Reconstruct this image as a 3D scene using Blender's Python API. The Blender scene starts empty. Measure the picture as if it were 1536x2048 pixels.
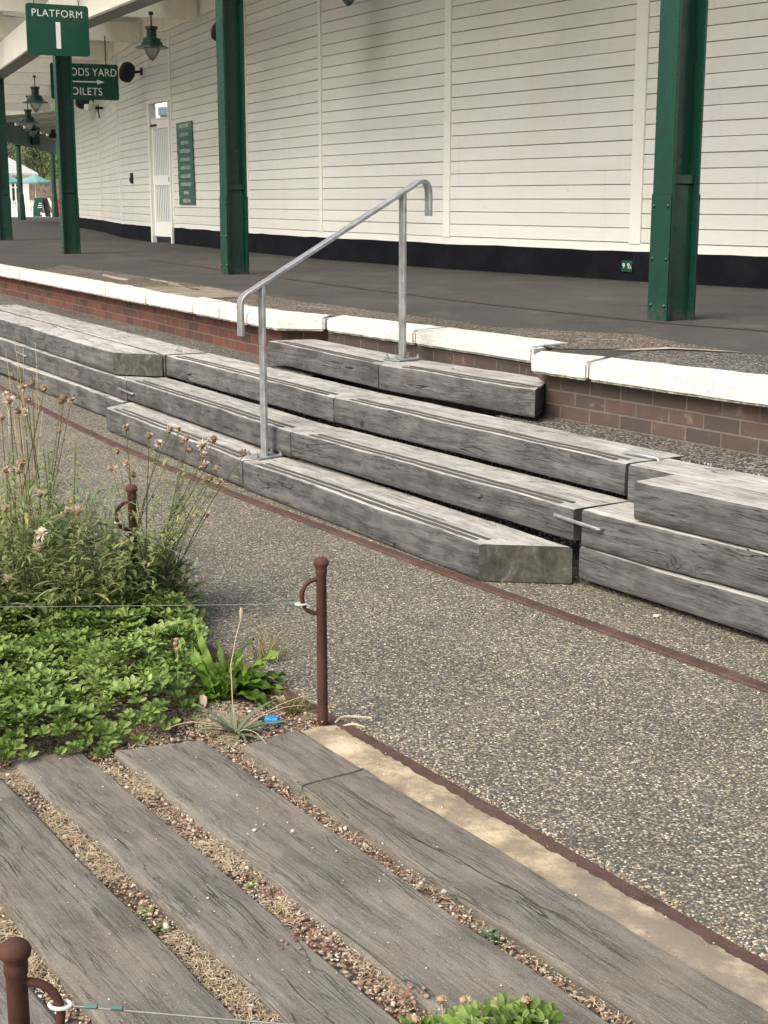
import bpy, bmesh, math, random
from mathutils import Vector, noise, Matrix
R = math.radians
rnd = random.Random(11)
scene = bpy.context.scene
COL = scene.collection
P = 0.86            # platform level above the trackbed, metres

# ------------------------------------------------------------------ mesh helpers
class MB:
    def __init__(self):
        self.v = []; self.f = []; self.m = []; self.t = []
    def add(self, vs, fs, mi=0, tint=0.5):
        o = len(self.v)
        self.v += [tuple(p) for p in vs]
        for q in fs:
            self.f.append([o + i for i in q]); self.m.append(mi); self.t.append(tint)
    def box(self, c, s, rz=0, mi=0, bev=0.0):
        bm = bmesh.new(); bmesh.ops.create_cube(bm, size=1)
        for p in bm.verts: p.co = Vector((p.co.x * s[0], p.co.y * s[1], p.co.z * s[2]))
        if bev: bmesh.ops.bevel(bm, geom=bm.edges[:], offset=bev, segments=2, affect='EDGES')
        M = Matrix.Translation(c) @ Matrix.Rotation(rz, 4, 'Z')
        self.bm(bm, M, mi)
    def bm(self, bm, M=Matrix(), mi=0, tint=0.5):
        bm.verts.index_update()
        self.add([M @ p.co for p in bm.verts], [[p.index for p in f.verts] for f in bm.faces], mi, tint)
        bm.free()
    def prism(self, poly, z0, z1, mi=0, bev=0.0):
        bm = bmesh.new()
        a = sum(poly[i][0] * poly[(i + 1) % len(poly)][1] - poly[(i + 1) % len(poly)][0] * poly[i][1] for i in range(len(poly)))
        if a < 0: poly = poly[::-1]
        lo = [bm.verts.new((x, y, z0)) for x, y in poly]; hi = [bm.verts.new((x, y, z1)) for x, y in poly]
        bm.faces.new(lo[::-1]); bm.faces.new(hi); n = len(poly)
        for i in range(n): bm.faces.new((lo[i], lo[(i + 1) % n], hi[(i + 1) % n], hi[i]))
        if bev: bmesh.ops.bevel(bm, geom=bm.edges[:], offset=bev, segments=2, affect='EDGES')
        self.bm(bm, Matrix(), mi)
    def tube(self, pts, r, n=8, mi=0, tint=0.5, cap=True):
        pts = [Vector(p) for p in pts]; rs = r if isinstance(r, (list, tuple)) else [r] * len(pts)
        vs = []; u = None
        for i, p in enumerate(pts):
            d = (pts[min(i + 1, len(pts) - 1)] - pts[max(i - 1, 0)]).normalized()
            if u is None: u = d.orthogonal().normalized()
            u = (u - d * u.dot(d)).normalized(); w = d.cross(u)
            vs += [p + (u * math.cos(2 * math.pi * k / n) + w * math.sin(2 * math.pi * k / n)) * rs[i] for k in range(n)]
        fs = [(i * n + k, i * n + (k + 1) % n, (i + 1) * n + (k + 1) % n, (i + 1) * n + k) for i in range(len(pts) - 1) for k in range(n)]
        if cap: fs += [tuple(range(n))[::-1], tuple(range((len(pts) - 1) * n, len(pts) * n))]
        self.add(vs, fs, mi, tint)
    def lathe(self, prof, c=(0, 0, 0), n=20, mi=0, tint=0.5):
        c = Vector(c); vs = []; fs = []
        for r, z in prof: vs += [c + Vector((r * math.cos(2 * math.pi * k / n), r * math.sin(2 * math.pi * k / n), z)) for k in range(n)]
        for i in range(len(prof) - 1):
            for k in range(n): fs.append((i * n + k, i * n + (k + 1) % n, (i + 1) * n + (k + 1) % n, (i + 1) * n + k))
        fs.append(tuple(range(n))[::-1]); fs.append(tuple(range((len(prof) - 1) * n, len(prof) * n)))
        self.add(vs, fs, mi, tint)
    def leaf(self, b, d, up, L, W, bend=0.4, n=4, fold=0.15, wob=0.0, mi=0, tint=None, prof=None):
        b = Vector(b); d = Vector(d).normalized(); up = Vector(up); s = d.cross(up)
        if s.length < 1e-4: s = d.orthogonal()
        s.normalize(); up = s.cross(d).normalized()
        if tint is None: tint = rnd.random()
        prof = prof or (0.12, 0.7, 1.0, 0.75, 0.0)
        vs = []; p = b.copy(); dd = d.copy(); st = L / n
        ph = rnd.random() * 6
        for i in range(n + 1):
            t = i / n * (len(prof) - 1); k = min(int(t), len(prof) - 2); w = W * .5 * (prof[k] + (prof[k + 1] - prof[k]) * (t - k)) + 0.0004
            u = s.cross(dd).normalized()
            wv = wob * math.sin(ph + i * 2.1) * W
            vs += [p - s * w + u * (w * fold + wv), p, p + s * w + u * (w * fold - wv)]
            p = p + dd * st
            dd = (dd - u * (bend / n)).normalized()
        fs = []
        for i in range(n):
            a = i * 3
            fs += [(a, a + 1, a + 4, a + 3), (a + 1, a + 2, a + 5, a + 4)]
        self.add(vs, fs, mi, tint)
    def build(self, name, mats, parent=None, smooth=True, angle=35, loc=None, tint=False):
        me = bpy.data.meshes.new(name)
        off = Vector((0, 0, 0))
        if parent is not None: off = parent_world(parent)
        if loc is not None: off = Vector(loc)
        me.from_pydata([Vector(p) - off for p in self.v], [], self.f)
        for m in (mats if isinstance(mats, (list, tuple)) else [mats]): me.materials.append(m)
        me.polygons.foreach_set('material_index', self.m)
        if tint:
            at = me.attributes.new('tint', 'FLOAT', 'FACE'); at.data.foreach_set('value', self.t)
        if smooth:
            me.polygons.foreach_set('use_smooth', [True] * len(me.polygons))
            if angle: me.set_sharp_from_angle(angle=R(angle))
        me.update()
        o = bpy.data.objects.new(name, me); COL.objects.link(o)
        if parent is not None: o.parent = parent
        if loc is not None: o.location = loc
        return o
def parent_world(o):
    p = Vector(o.location)
    while o.parent is not None: o = o.parent; p = p + Vector(o.location)
    return p
def thing(name, label, cat, loc=(0, 0, 0), group=None):
    o = bpy.data.objects.new(name, None); COL.objects.link(o); o.location = loc; o.empty_display_size = .1
    return tag(o, label, cat, group)
def tag(o, label, cat, group=None):
    o['label'] = label; o['category'] = cat
    if group: o['group'] = group
    return o
def kind(o, k): o['kind'] = k; return o
def dup(o, parent=None):
    c = o.copy(); COL.objects.link(c); c.parent = parent
    for ch in list(o.children): dup(ch, c)
    return c

# ------------------------------------------------------------------ material helpers
class NT:
    def __init__(self, name):
        self.mat = bpy.data.materials.new(name); self.mat.use_nodes = True
        self.t = self.mat.node_tree; self.n = self.t.nodes; self.l = self.t.links
        self.b = self.n['Principled BSDF']
    def new(self, typ, **kw):
        x = self.n.new(typ)
        for k, v in kw.items():
            if k.startswith('_'): setattr(x, k[1:], v)
            else:
                key = int(k[1:]) if k[0] == 'i' and k[1:].isdigit() else k.replace('__', ' ')
                self.put(x.inputs[key], v)
        return x
    def put(self, sock, v):
        if isinstance(v, bpy.types.NodeSocket): self.l.new(v, sock)
        elif isinstance(v, bpy.types.Node): self.l.new(v.outputs[0], sock)
        else: sock.default_value = v
    def coords(self, scale=(1, 1, 1), rand=True, kind='Object'):
        c = self.new('ShaderNodeTexCoord').outputs[kind]
        if rand:
            oi = self.new('ShaderNodeObjectInfo')
            m = self.new('ShaderNodeMath', _operation='MULTIPLY', i0=oi.outputs['Random'], i1=37.0)
            c = self.new('ShaderNodeVectorMath', _operation='ADD', i0=c, i1=m.outputs[0]).outputs[0]
        return self.new('ShaderNodeMapping', Vector=c, Scale=scale).outputs[0]
    def noise(self, vec, scale=5, detail=5, rough=.55, dist=0):
        return self.new('ShaderNodeTexNoise', Vector=vec, Scale=scale, Detail=detail, Roughness=rough, Distortion=dist).outputs['Fac']
    def ramp(self, fac, stops, interp='LINEAR'):
        r = self.new('ShaderNodeValToRGB', Fac=fac); r.color_ramp.interpolation = interp
        e = r.color_ramp.elements
        while len(e) > 1: e.remove(e[-1])
        for i, (p, c) in enumerate(stops):
            el = e[0] if i == 0 else e.new(p)
            el.position = p; el.color = (*c, 1) if len(c) == 3 else c
        return r.outputs['Color']
    def mix(self, fac, a, b, typ='MIX'):
        m = self.new('ShaderNodeMix', _data_type='RGBA', _blend_type=typ)
        self.put(m.inputs[0], fac); self.put(m.inputs[6], a if not isinstance(a, tuple) else (*a, 1)); self.put(m.inputs[7], b if not isinstance(b, tuple) else (*b, 1))
        return m.outputs[2]
    def math(self, op, a, b=0.0, clamp=False):
        m = self.new('ShaderNodeMath', _operation=op, i0=a, i1=b); m.use_clamp = clamp
        return m.outputs[0]
    def range(self, v, a, b, c=0.0, d=1.0):
        return self.new('ShaderNodeMapRange', Value=v, i1=a, i2=b, i3=c, i4=d).outputs[0]
    def bump(self, h, strength=.5, dist=.01, prev=None):
        b = self.new('ShaderNodeBump', Height=h, Strength=strength, Distance=dist)
        if prev is not None: self.put(b.inputs['Normal'], prev)
        return b.outputs[0]
    def out(self, color=None, rough=.7, normal=None, metal=0.0, spec=None):
        if color is not None: self.put(self.b.inputs['Base Color'], color if not isinstance(color, tuple) else (*color, 1))
        self.put(self.b.inputs['Roughness'], rough); self.put(self.b.inputs['Metallic'], metal)
        if spec is not None: self.put(self.b.inputs['Specular IOR Level'], spec)
        if normal is not None: self.put(self.b.inputs['Normal'], normal)
        return self.mat

def mat_timber(name, light, mid, dark, crack=1.0, warm=0.0, knots=True, spec=.25, speck=0.0, stain=.5):
    t = NT(name); raw = t.coords((1, 1, 1))
    wv = t.new('ShaderNodeTexNoise', Vector=t.new('ShaderNodeMapping', Vector=raw, Scale=(1.0, 2.0, 2.0)).outputs[0], Scale=1.3, Detail=3).outputs['Color']
    wsub = t.new('ShaderNodeVectorMath', _operation='SUBTRACT', i0=wv, i1=(.5, .5, .5)).outputs[0]
    wsc = t.new('ShaderNodeVectorMath', _operation='MULTIPLY', i0=wsub, i1=(.0, .07, .07)).outputs[0]
    base = t.new('ShaderNodeVectorMath', _operation='ADD', i0=raw, i1=wsc).outputs[0]
    if knots:
        vor = t.new('ShaderNodeTexVoronoi', Vector=t.new('ShaderNodeMapping', Vector=raw, Scale=(2.2, 3.4, 3.4)).outputs[0], Scale=1.0)
        kv = vor.outputs['Distance']; gate = t.range(t.new('ShaderNodeSeparateColor', Color=vor.outputs['Color']).outputs[0], .50, .52)
        kn = t.math('MULTIPLY', t.range(kv, .0, .30, 1.0, 0.0), gate); kn = t.math('MULTIPLY', kn, kn)
        bulge = t.math('MULTIPLY', kn, .10)
        base = t.new('ShaderNodeVectorMath', _operation='ADD', i0=base, i1=t.new('ShaderNodeCombineXYZ', i1=bulge, i2=bulge).outputs[0]).outputs[0]
    g1 = t.noise(t.new('ShaderNodeMapping', Vector=base, Scale=(1.1, 30, 30)).outputs[0], 1, 8, .66)
    g2 = t.noise(t.new('ShaderNodeMapping', Vector=base, Scale=(9, 190, 190)).outputs[0], 1, 4, .65)
    bl = t.noise(raw, 4.5, 5, .6)
    v = t.math('ADD', t.math('MULTIPLY', g1, .46), t.math('MULTIPLY', g2, .34)); v = t.math('ADD', v, t.math('MULTIPLY', bl, .30))
    col = t.ramp(v, [(.38, dark), (.52, mid), (.62, tuple(a * .6 + b * .4 for a, b in zip(light, mid))), (.76, light)])
    def crk(sx, sy, th, lo, hi, ms):
        n = t.noise(t.new('ShaderNodeMapping', Vector=base, Scale=(sx, sy, sy)).outputs[0], 1, 3, .5, .15)
        a = t.math('ABSOLUTE', t.math('SUBTRACT', n, .5))
        m = t.range(t.noise(t.new('ShaderNodeMapping', Vector=raw, Scale=(ms, ms * 5, ms * 5)).outputs[0], 1, 2), lo, hi)
        return t.math('MULTIPLY', t.range(a, th * .25, th, 1.0, 0.0), m)
    ck = crk(.55, 10, .0055, .50, .55, 1.3); ck2 = t.math('MULTIPLY', crk(1.6, 36, .015, .47, .56, 2.6), .65); ck3 = t.math('MULTIPLY', crk(4.5, 95, .035, .45, .6, 6.0), .4)
    ckk = t.math('MULTIPLY', t.math('MAXIMUM', t.math('MAXIMUM', ck, ck2), ck3), crack, True)
    col = t.mix(ckk, col, tuple(x * .22 for x in dark))
    st = t.noise(t.new('ShaderNodeMapping', Vector=raw, Scale=(2.2, 5, 5)).outputs[0], 1.6, 6, .68, .5)
    col = t.mix(t.math('MULTIPLY', t.range(st, .50, .66), stain), col, dark)
    col = t.mix(t.math('MULTIPLY', t.range(st, .47, .34), stain * .7), col, light)
    h = t.math('SUBTRACT', t.math('MULTIPLY', v, .55), ckk)
    if knots:
        core = t.math('MULTIPLY', t.range(kv, .03, .085, .8, 0.0), gate)
        col = t.mix(core, col, tuple(x * .6 for x in dark))
        rg = t.math('MULTIPLY', t.range(t.math('SINE', t.math('MULTIPLY', t.math('ADD', kv, t.math('MULTIPLY', g1, .12)), 120.0)), -.2, 1), t.math('MULTIPLY', kn, .55))
        col = t.mix(rg, col, dark)
    if warm:
        pm = t.math('MULTIPLY', t.range(t.noise(raw, 3.1, 3), .5, .7), warm)
        col = t.mix(pm, col, (.19, .165, .125))
    if speck:
        sp = t.range(t.noise(raw, 240, 2, .6), .60, .68); col = t.mix(t.math('MULTIPLY', sp, speck), col, (.38, .36, .31))
        sp = t.range(t.noise(raw, 190, 3, .6), .40, .34); col = t.mix(t.math('MULTIPLY', sp, speck), col, (.06, .055, .05))
    oi = t.new('ShaderNodeObjectInfo').outputs['Random']
    hv = t.new('ShaderNodeHueSaturation', Saturation=1.0, Value=t.range(oi, 0, 1, .86, 1.10), Color=col).outputs[0]
    return t.out(hv, .85, t.bump(h, .8, .006), spec=spec)

def mat_endgrain(name):
    t = NT(name); raw = t.coords((1, 1, 1))
    v = t.noise(raw, 9, 6, .65, .8); f = t.noise(t.new('ShaderNodeMapping', Vector=raw, Scale=(60, 60, 30)).outputs[0], 1, 3)
    ang = t.new('ShaderNodeSeparateXYZ', Vector=t.new('ShaderNodeVectorMath', _operation='ADD', i0=raw, i1=t.new('ShaderNodeVectorMath', _operation='SCALE', i0=t.new('ShaderNodeTexNoise', Vector=raw, Scale=3, Detail=3).outputs['Color'], Scale=.12).outputs[0]).outputs[0])
    rays = t.noise(t.new('ShaderNodeCombineXYZ', i0=t.math('DIVIDE', t.math('ADD', ang.outputs[0], ang.outputs[1]), t.math('ADD', t.math('ABSOLUTE', ang.outputs[2]), .22)), i1=.3).outputs[0], 7, 4, .6)
    v = t.math('ADD', t.math('ADD', t.math('MULTIPLY', v, .6), t.math('MULTIPLY', f, .2)), t.math('MULTIPLY', rays, .22))
    col = t.ramp(v, [(.36, (.03, .029, .025)), (.50, (.062, .06, .052)), (.58, (.095, .09, .076)), (.70, (.22, .21, .18))])
    return t.out(col, .9, t.bump(v, .5, .006), spec=.15)

def mat_pebble(name, scale, stops, gap=(.035, .034, .033), mottle=.25, bump=.6, edge=(.42, .66)):
    t = NT(name); raw = t.coords((1, 1, 1), rand=False)
    jit = t.new('ShaderNodeTexNoise', Vector=raw, Scale=scale * .7, Detail=1).outputs['Color']
    vec = t.new('ShaderNodeVectorMath', _operation='ADD', i0=raw, i1=t.new('ShaderNodeVectorMath', _operation='SCALE', i0=jit, Scale=.35 / scale).outputs[0]).outputs[0]
    vo = t.new('ShaderNodeTexVoronoi', Vector=vec, Scale=scale)
    rn = t.new('ShaderNodeSeparateColor', Color=vo.outputs['Color'])
    col = t.ramp(rn.outputs[0], stops, 'LINEAR')
    ed = t.range(vo.outputs['Distance'], edge[0], edge[1], 0.0, 1.0)
    col = t.mix(ed, col, gap)
    big = t.noise(raw, 1.1, 4, .6); dust = t.noise(raw, 2.6, 6, .7, .6)
    col = t.mix(t.math('MULTIPLY', t.range(dust, .56, .74), .35), col, stops[len(stops) // 2 + 0][1])
    hv = t.new('ShaderNodeHueSaturation', Value=t.range(big, .3, .7, 1 - mottle, 1 + mottle), Color=col).outputs[0]
    h = t.math('SUBTRACT', t.math('MULTIPLY', rn.outputs[1], .5), vo.outputs['Distance'])
    return t.out(hv, t.range(rn.outputs[2], 0, 1, .55, .9), t.bump(h, bump, .5 / scale), spec=.2)

def mat_paint(name, col, rough=.4, dirt=None, amt=.3, bump=.15, streak=False, dscale=3.0):
    t = NT(name); raw = t.coords((1, 1, 1), rand=False)
    n = t.noise(raw, dscale, 6, .62)
    c = col
    if dirt: c = t.mix(t.math('MULTIPLY', t.range(n, .46, .72), amt), col, dirt)
    if streak:
        s = t.noise(t.new('ShaderNodeMapping', Vector=raw, Scale=(9, 9, .5)).outputs[0], 1, 4, .6)
        c = t.mix(t.math('MULTIPLY', t.range(s, .55, .75), amt * .6), c, dirt)
    h = t.noise(raw, 60, 3)
    return t.out(c, t.range(n, .3, .7, rough - .08, rough + .12), t.bump(h, bump, .003))

def mat_flat(name, col, rough=.6, metal=0.0, var=.12, scale=30):
    t = NT(name); n = t.noise(t.coords((1, 1, 1)), scale, 4)
    d = tuple(x * (1 - var * 2) for x in col); l = tuple(min(1, x * (1 + var)) for x in col)
    return t.out(t.ramp(n, [(.3, d), (.7, l)]), rough, t.bump(n, .2, .002), metal)

def mat_leaf(name, stops, trans=.3, rough=.5):
    t = NT(name)
    a = t.new('ShaderNodeAttribute', _attribute_name='tint').outputs['Fac']
    n = t.noise(t.coords((1, 1, 1), rand=False), 45, 3)
    f = t.math('ADD', a, t.math('MULTIPLY', t.math('SUBTRACT', n, .5), .35), True)
    c = t.ramp(f, stops)
    t.out(c, rough, spec=.18)
    tr = t.new('ShaderNodeBsdfTranslucent', Color=c)
    mx = t.new('ShaderNodeMixShader', Fac=trans, i1=t.b.outputs[0], i2=tr.outputs[0])
    t.l.new(mx.outputs[0], t.n['Material Output'].inputs['Surface'])
    return t.mat

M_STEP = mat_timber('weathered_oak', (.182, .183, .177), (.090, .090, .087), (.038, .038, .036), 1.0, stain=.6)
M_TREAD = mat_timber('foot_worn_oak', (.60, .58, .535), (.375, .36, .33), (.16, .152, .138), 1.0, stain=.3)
M_END = mat_endgrain('oak_end_grain')
M_SLEEPER = mat_timber('old_sleeper_timber', (.215, .200, .170), (.142, .132, .112), (.078, .071, .059), .75, .35, knots=False, spec=.1, speck=.45, stain=.55)
M_GRIT = mat_flat('grit_strip', (.085, .078, .068), .95, 0, .25, 300)
M_RESIN = mat_pebble('resin_bound_gravel', 135, [(0, (.078, .078, .069)), (.3, (.122, .115, .094)), (.5, (.182, .163, .122)), (.74, (.262, .234, .17)), (.91, (.37, .34, .26)), (1, (.68, .64, .52))], gap=(.072, .068, .055), mottle=.16, edge=(.46, .76))
M_CHIP = mat_pebble('platform_chippings', 70, [(0, (.05, .045, .04)), (.4, (.12, .10, .08)), (.7, (.23, .18, .13)), (1, (.42, .36, .28))], mottle=.25)
M_CHIPG = mat_pebble('grey_chippings', 80, [(0, (.05, .05, .047)), (.4, (.12, .115, .10)), (.7, (.22, .20, .165)), (1, (.42, .39, .33))], mottle=.2)
M_BED = mat_pebble('loose_ballast', 70, [(0, (.07, .05, .038)), (.35, (.17, .12, .085)), (.6, (.30, .21, .15)), (.85, (.42, .33, .24)), (1, (.6, .55, .46))], gap=(.06, .045, .032), mottle=.3)

def mat_asphalt():
    t = NT('platform_asphalt'); raw = t.coords((1, 1, 1), rand=False)
    sp = t.new('ShaderNodeTexVoronoi', Vector=raw, Scale=150).outputs['Color']
    s = t.new('ShaderNodeSeparateColor', Color=sp).outputs[0]
    big = t.noise(t.new('ShaderNodeMapping', Vector=raw, Scale=(.8, .45, 1), Rotation=(0, 0, .55)).outputs[0], 1.0, 6, .6)
    c = t.ramp(s, [(0, (.03, .03, .028)), (.7, (.052, .052, .047)), (1, (.105, .102, .09))])
    c = t.mix(t.range(big, .35, .68, 0, .75), c, (.072, .069, .060))
    stain = t.range(t.noise(t.new('ShaderNodeMapping', Vector=raw, Scale=(.6, 2.6, 1), Rotation=(0, 0, .55)).outputs[0], 1.4, 5, .65), .58, .66)
    c = t.mix(t.math('MULTIPLY', stain, .75), c, (.026, .023, .02))
    pt = t.range(t.noise(t.new('ShaderNodeMapping', Vector=raw, Scale=(.9, .5, 1), Rotation=(0, 0, .5)).outputs[0], 2.2, 7, .7), .52, .66)
    c = t.mix(t.math('MULTIPLY', pt, .55), c, (.105, .095, .078))
    sc = t.range(t.noise(t.new('ShaderNodeMapping', Vector=raw, Scale=(5, 24, 1), Rotation=(0, 0, .35)).outputs[0], 1, 4, .7), .66, .70)
    c = t.mix(t.math('MULTIPLY', sc, .35), c, (.15, .14, .12))
    return t.out(c, .85, t.bump(s, .25, .003), spec=.2)
M_ASPHALT = mat_asphalt()

def mat_brick(name, c1, c2, mort, bias=0.0):
    t = NT(name); uv = t.new('ShaderNodeTexCoord').outputs['UV']
    b = t.new('ShaderNodeTexBrick', Vector=uv, Scale=1.0, Mortar__Size=.006, Brick__Width=.228, Row__Height=.075, Bias=bias, Color1=(*c1, 1), Color2=(*c2, 1), Mortar=(*mort, 1))
    b.inputs['Mortar Smooth'].default_value = .3
    n = t.noise(uv, 9, 5, .65); f = t.noise(uv, 70, 3)
    c = t.mix(t.range(n, .42, .72, 0, .6), b.outputs['Color'], (.075, .052, .045))
    c = t.mix(t.math('MULTIPLY', t.range(n, .28, .40, 1, 0), .35), c, (.33, .27, .23))
    h = t.math('ADD', t.math('MULTIPLY', b.outputs['Fac'], -1.0), t.math('MULTIPLY', f, .35))
    return t.out(c, .9, t.bump(h, .7, .007), spec=.2)
M_BRICK = mat_brick('red_brick', (.165, .064, .047), (.068, .043, .037), (.15, .125, .105))
M_BRICKD = mat_brick('brown_brick', (.105, .072, .058), (.066, .058, .053), (.15, .135, .11))

def mat_coping():
    t = NT('white_painted_stone'); raw = t.coords((1, 1, 1))
    v = t.new('ShaderNodeTexVoronoi', _feature='DISTANCE_TO_EDGE', Vector=t.new('ShaderNodeVectorMath', _operation='ADD', i0=raw, i1=t.new('ShaderNodeVectorMath', _operation='SCALE', i0=t.new('ShaderNodeTexNoise', Vector=raw, Scale=25, Detail=3).outputs['Color'], Scale=.05).outputs[0]).outputs[0], Scale=58).outputs['Distance']
    n = t.noise(raw, 6, 6, .65)
    crk = t.math('MULTIPLY', t.range(v, .0, .06, 1, 0), t.range(n, .36, .54))
    big = t.noise(raw, 2.2, 5, .6)
    c = t.mix(t.range(big, .45, .75, 0, .35), (.70, .69, .625), (.52, .51, .455))
    spots = t.range(t.noise(raw, 42, 5, .72), .60, .68)
    c = t.mix(t.math('MAXIMUM', t.math('MULTIPLY', crk, .75), t.math('MULTIPLY', spots, .6)), c, (.17, .16, .14))
    # darker patches along the lower arris, broken up by noise
    z = t.new('ShaderNodeSeparateXYZ', Vector=t.new('ShaderNodeTexCoord').outputs['Object']).outputs[2]
    low = t.math('MULTIPLY', t.range(z, .765, .785, 1, 0), t.range(t.noise(raw, 20, 4), .4, .55))
    c = t.mix(t.math('MULTIPLY', low, .8), c, (.12, .11, .095))
    h = t.math('SUBTRACT', t.noise(raw, 30, 5, .7), t.math('MULTIPLY', crk, .6))
    return t.out(c, .75, t.bump(h, .6, .008), spec=.3)
M_COPING = mat_coping()

M_WALL = mat_paint('cream_painted_boards', (.81, .812, .75), .40, (.70, .70, .62), .45, .12, True, 1.2)
def mat_board():
    t = NT('cream_weatherboard'); raw = t.coords((1, 1, 1), rand=False)
    a = t.new('ShaderNodeAttribute', _attribute_name='tint').outputs['Fac']
    c = t.ramp(a, [(0, (.70, .705, .66)), (.5, (.74, .743, .70)), (1, (.76, .76, .712))])
    n = t.noise(raw, 1.1, 6, .62); c = t.mix(t.math('MULTIPLY', t.range(n, .46, .70), .45), c, (.66, .645, .575))
    st = t.noise(t.new('ShaderNodeMapping', Vector=raw, Scale=(10, 10, .7)).outputs[0], 1, 5, .65); c = t.mix(t.math('MULTIPLY', t.range(st, .55, .74), .25), c, (.56, .54, .47))
    sp = t.noise(raw, 14, 3, .6); c = t.mix(t.math('MULTIPLY', t.range(sp, .70, .75), .4), c, (.42, .39, .33))
    g = t.noise(t.new('ShaderNodeMapping', Vector=raw, Scale=(2, 2, 60)).outputs[0], 1, 4, .6)
    return t.out(c, t.range(n, .3, .7, .30, .5), t.bump(t.math('ADD', g, t.math('MULTIPLY', t.noise(raw, 5, 3), .8)), .16, .004))
M_BOARD = mat_board()
M_BEAM = mat_paint('cream_beam_paint', (.90, .875, .775), .5, (.62, .56, .43), .35, .12)
M_PLINTH = mat_paint('black_plinth_paint', (.0042, .0052, .0080), .75, (.016, .017, .019), .7, .3); M_PLINTH.node_tree.nodes['Principled BSDF'].inputs['Specular IOR Level'].default_value = .12
def mat_column():
    t = NT('dark_green_gloss'); raw = t.coords((1, 1, 1), rand=False); n = t.noise(raw, 6, 6, .62)
    c = t.mix(t.range(n, .42, .68), (.0048, .044, .027), (.0042, .031, .021))
    chip = t.range(t.noise(raw, 34, 3, .75), .695, .72); c = t.mix(t.math('MULTIPLY', chip, .7), c, (.10, .16, .13))
    z = t.new('ShaderNodeSeparateXYZ', Vector=t.new('ShaderNodeTexCoord').outputs['Object']).outputs[2]
    ft = t.math('MULTIPLY', t.range(z, .16, .0), t.range(t.noise(raw, 15, 5, .7), .40, .62)); c = t.mix(t.math('MULTIPLY', ft, .6), c, (.075, .07, .06))
    run = t.noise(t.new('ShaderNodeMapping', Vector=raw, Scale=(14, 14, 1.2)).outputs[0], 1, 5, .7)
    return t.out(c, t.range(n, .3, .7, .22, .42), t.bump(t.math('ADD', t.noise(raw, 20, 5, .7), t.math('MULTIPLY', run, .8)), .45, .005))
M_GREEN = mat_column()
M_VAL = mat_paint('weathered_green_boards', (.010, .045, .034), .6, (.03, .06, .05), .5, .2, True)
M_SIGN = mat_paint('sign_green_enamel', (.006, .068, .043), .3, (.010, .06, .044), .2, .04)
M_SIGNP = mat_paint('plate_green_enamel', (.012, .09, .06), .35, (.05, .14, .11), .5, .04, False, 2.5)
M_WHITE = mat_flat('white_lettering', (.80, .84, .82), .45, 0, .04)
M_BLACK = mat_flat('black_plastic', (.012, .013, .017), .5)
M_GALV = mat_flat('galvanised_steel', (.36, .37, .365), .5, .55, .18, 14)
M_STEEL = mat_flat('bare_steel_dog', (.62, .61, .60), .38, .9, .1)
M_IRON = mat_flat('dark_iron', (.03, .03, .03), .6, .4)

def mat_rust(name, a, b, hot, rough=.78):
    t = NT(name); raw = t.coords((1, 1, 1)); n = t.noise(raw, 18, 6, .65); f = t.noise(raw, 160, 3)
    c = t.ramp(n, [(.3, a), (.55, b), (.68, tuple(x * 1.12 for x in b)), (.76, hot)])
    return t.out(c, rough, t.bump(t.math('ADD', n, f), .35, .002), .15, .3)
M_RUST = mat_rust('rusty_iron', (.052, .024, .018), (.085, .037, .027), (.135, .056, .03))
def mat_rail():
    t = NT('rusted_rail_head'); raw = t.coords((1, 1, 1)); n = t.noise(raw, 9, 6, .65); f = t.noise(raw, 120, 4, .7)
    c = t.ramp(n, [(.3, (.055, .035, .028)), (.55, (.088, .053, .042)), (.75, (.12, .077, .058))])
    c = t.mix(t.math('MULTIPLY', t.range(f, .55, .68), .5), c, (.20, .16, .125))
    return t.out(c, .85, t.bump(t.math('ADD', n, f), .4, .003), .0, .2)
M_RAIL = mat_rail()
M_ROPE = mat_flat('wire_rope', (.20, .20, .195), .55, .3)
M_THIMBLE = mat_flat('white_thimble', (.72, .71, .66), .5)
M_FERRULE = mat_flat('teal_ferrule', (.075, .155, .14), .5)

def mat_mortar():
    t = NT('sandy_mortar'); raw = t.coords((1, 1, 1), rand=False)
    n = t.noise(raw, 5.5, 7, .68); f = t.noise(raw, 130, 4)
    c = t.ramp(n, [(.36, (.21, .175, .128)), (.46, (.265, .22, .158)), (.53, (.40, .33, .22)), (.62, (.52, .44, .31)), (.8, (.62, .55, .43))])
    yy = t.new('ShaderNodeSeparateXYZ', Vector=raw).outputs[1]
    old = t.math('MULTIPLY', t.range(t.math('ADD', yy, t.math('MULTIPLY', t.noise(raw, 2.4, 4), .7)), 3.95, 3.45), t.range(n, .62, .48, .25, .85))
    c = t.mix(old, c, (.215, .185, .145))
    c = t.mix(t.range(f, .58, .66, 0, .5), c, (.20, .16, .11))
    return t.out(c, .95, t.bump(t.math('ADD', n, t.math('MULTIPLY', f, .5)), .6, .006), spec=.1)
M_MORTAR = mat_mortar()

def mat_glass(name, a=.45):
    t = NT(name)
    g = t.new('ShaderNodeBsdfGlossy', Roughness=.06, Color=(.9, .92, .92, 1)); tr = t.new('ShaderNodeBsdfTransparent', Color=(.93, .95, .95, 1))
    d = t.new('ShaderNodeBsdfTranslucent', Color=(.75, .77, .76, 1))
    m1 = t.new('ShaderNodeMixShader', Fac=a, i1=tr.outputs[0], i2=d.outputs[0])
    fr = t.new('ShaderNodeFresnel', IOR=1.4)
    m2 = t.new('ShaderNodeMixShader', Fac=fr.outputs[0], i1=m1.outputs[0], i2=g.outputs[0])
    t.l.new(m2.outputs[0], t.n['Material Output'].inputs['Surface']); return t.mat
M_GLASS = mat_glass('lamp_glass', .68)
M_ROOFGL = mat_glass('roof_glazing', .2)

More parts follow.
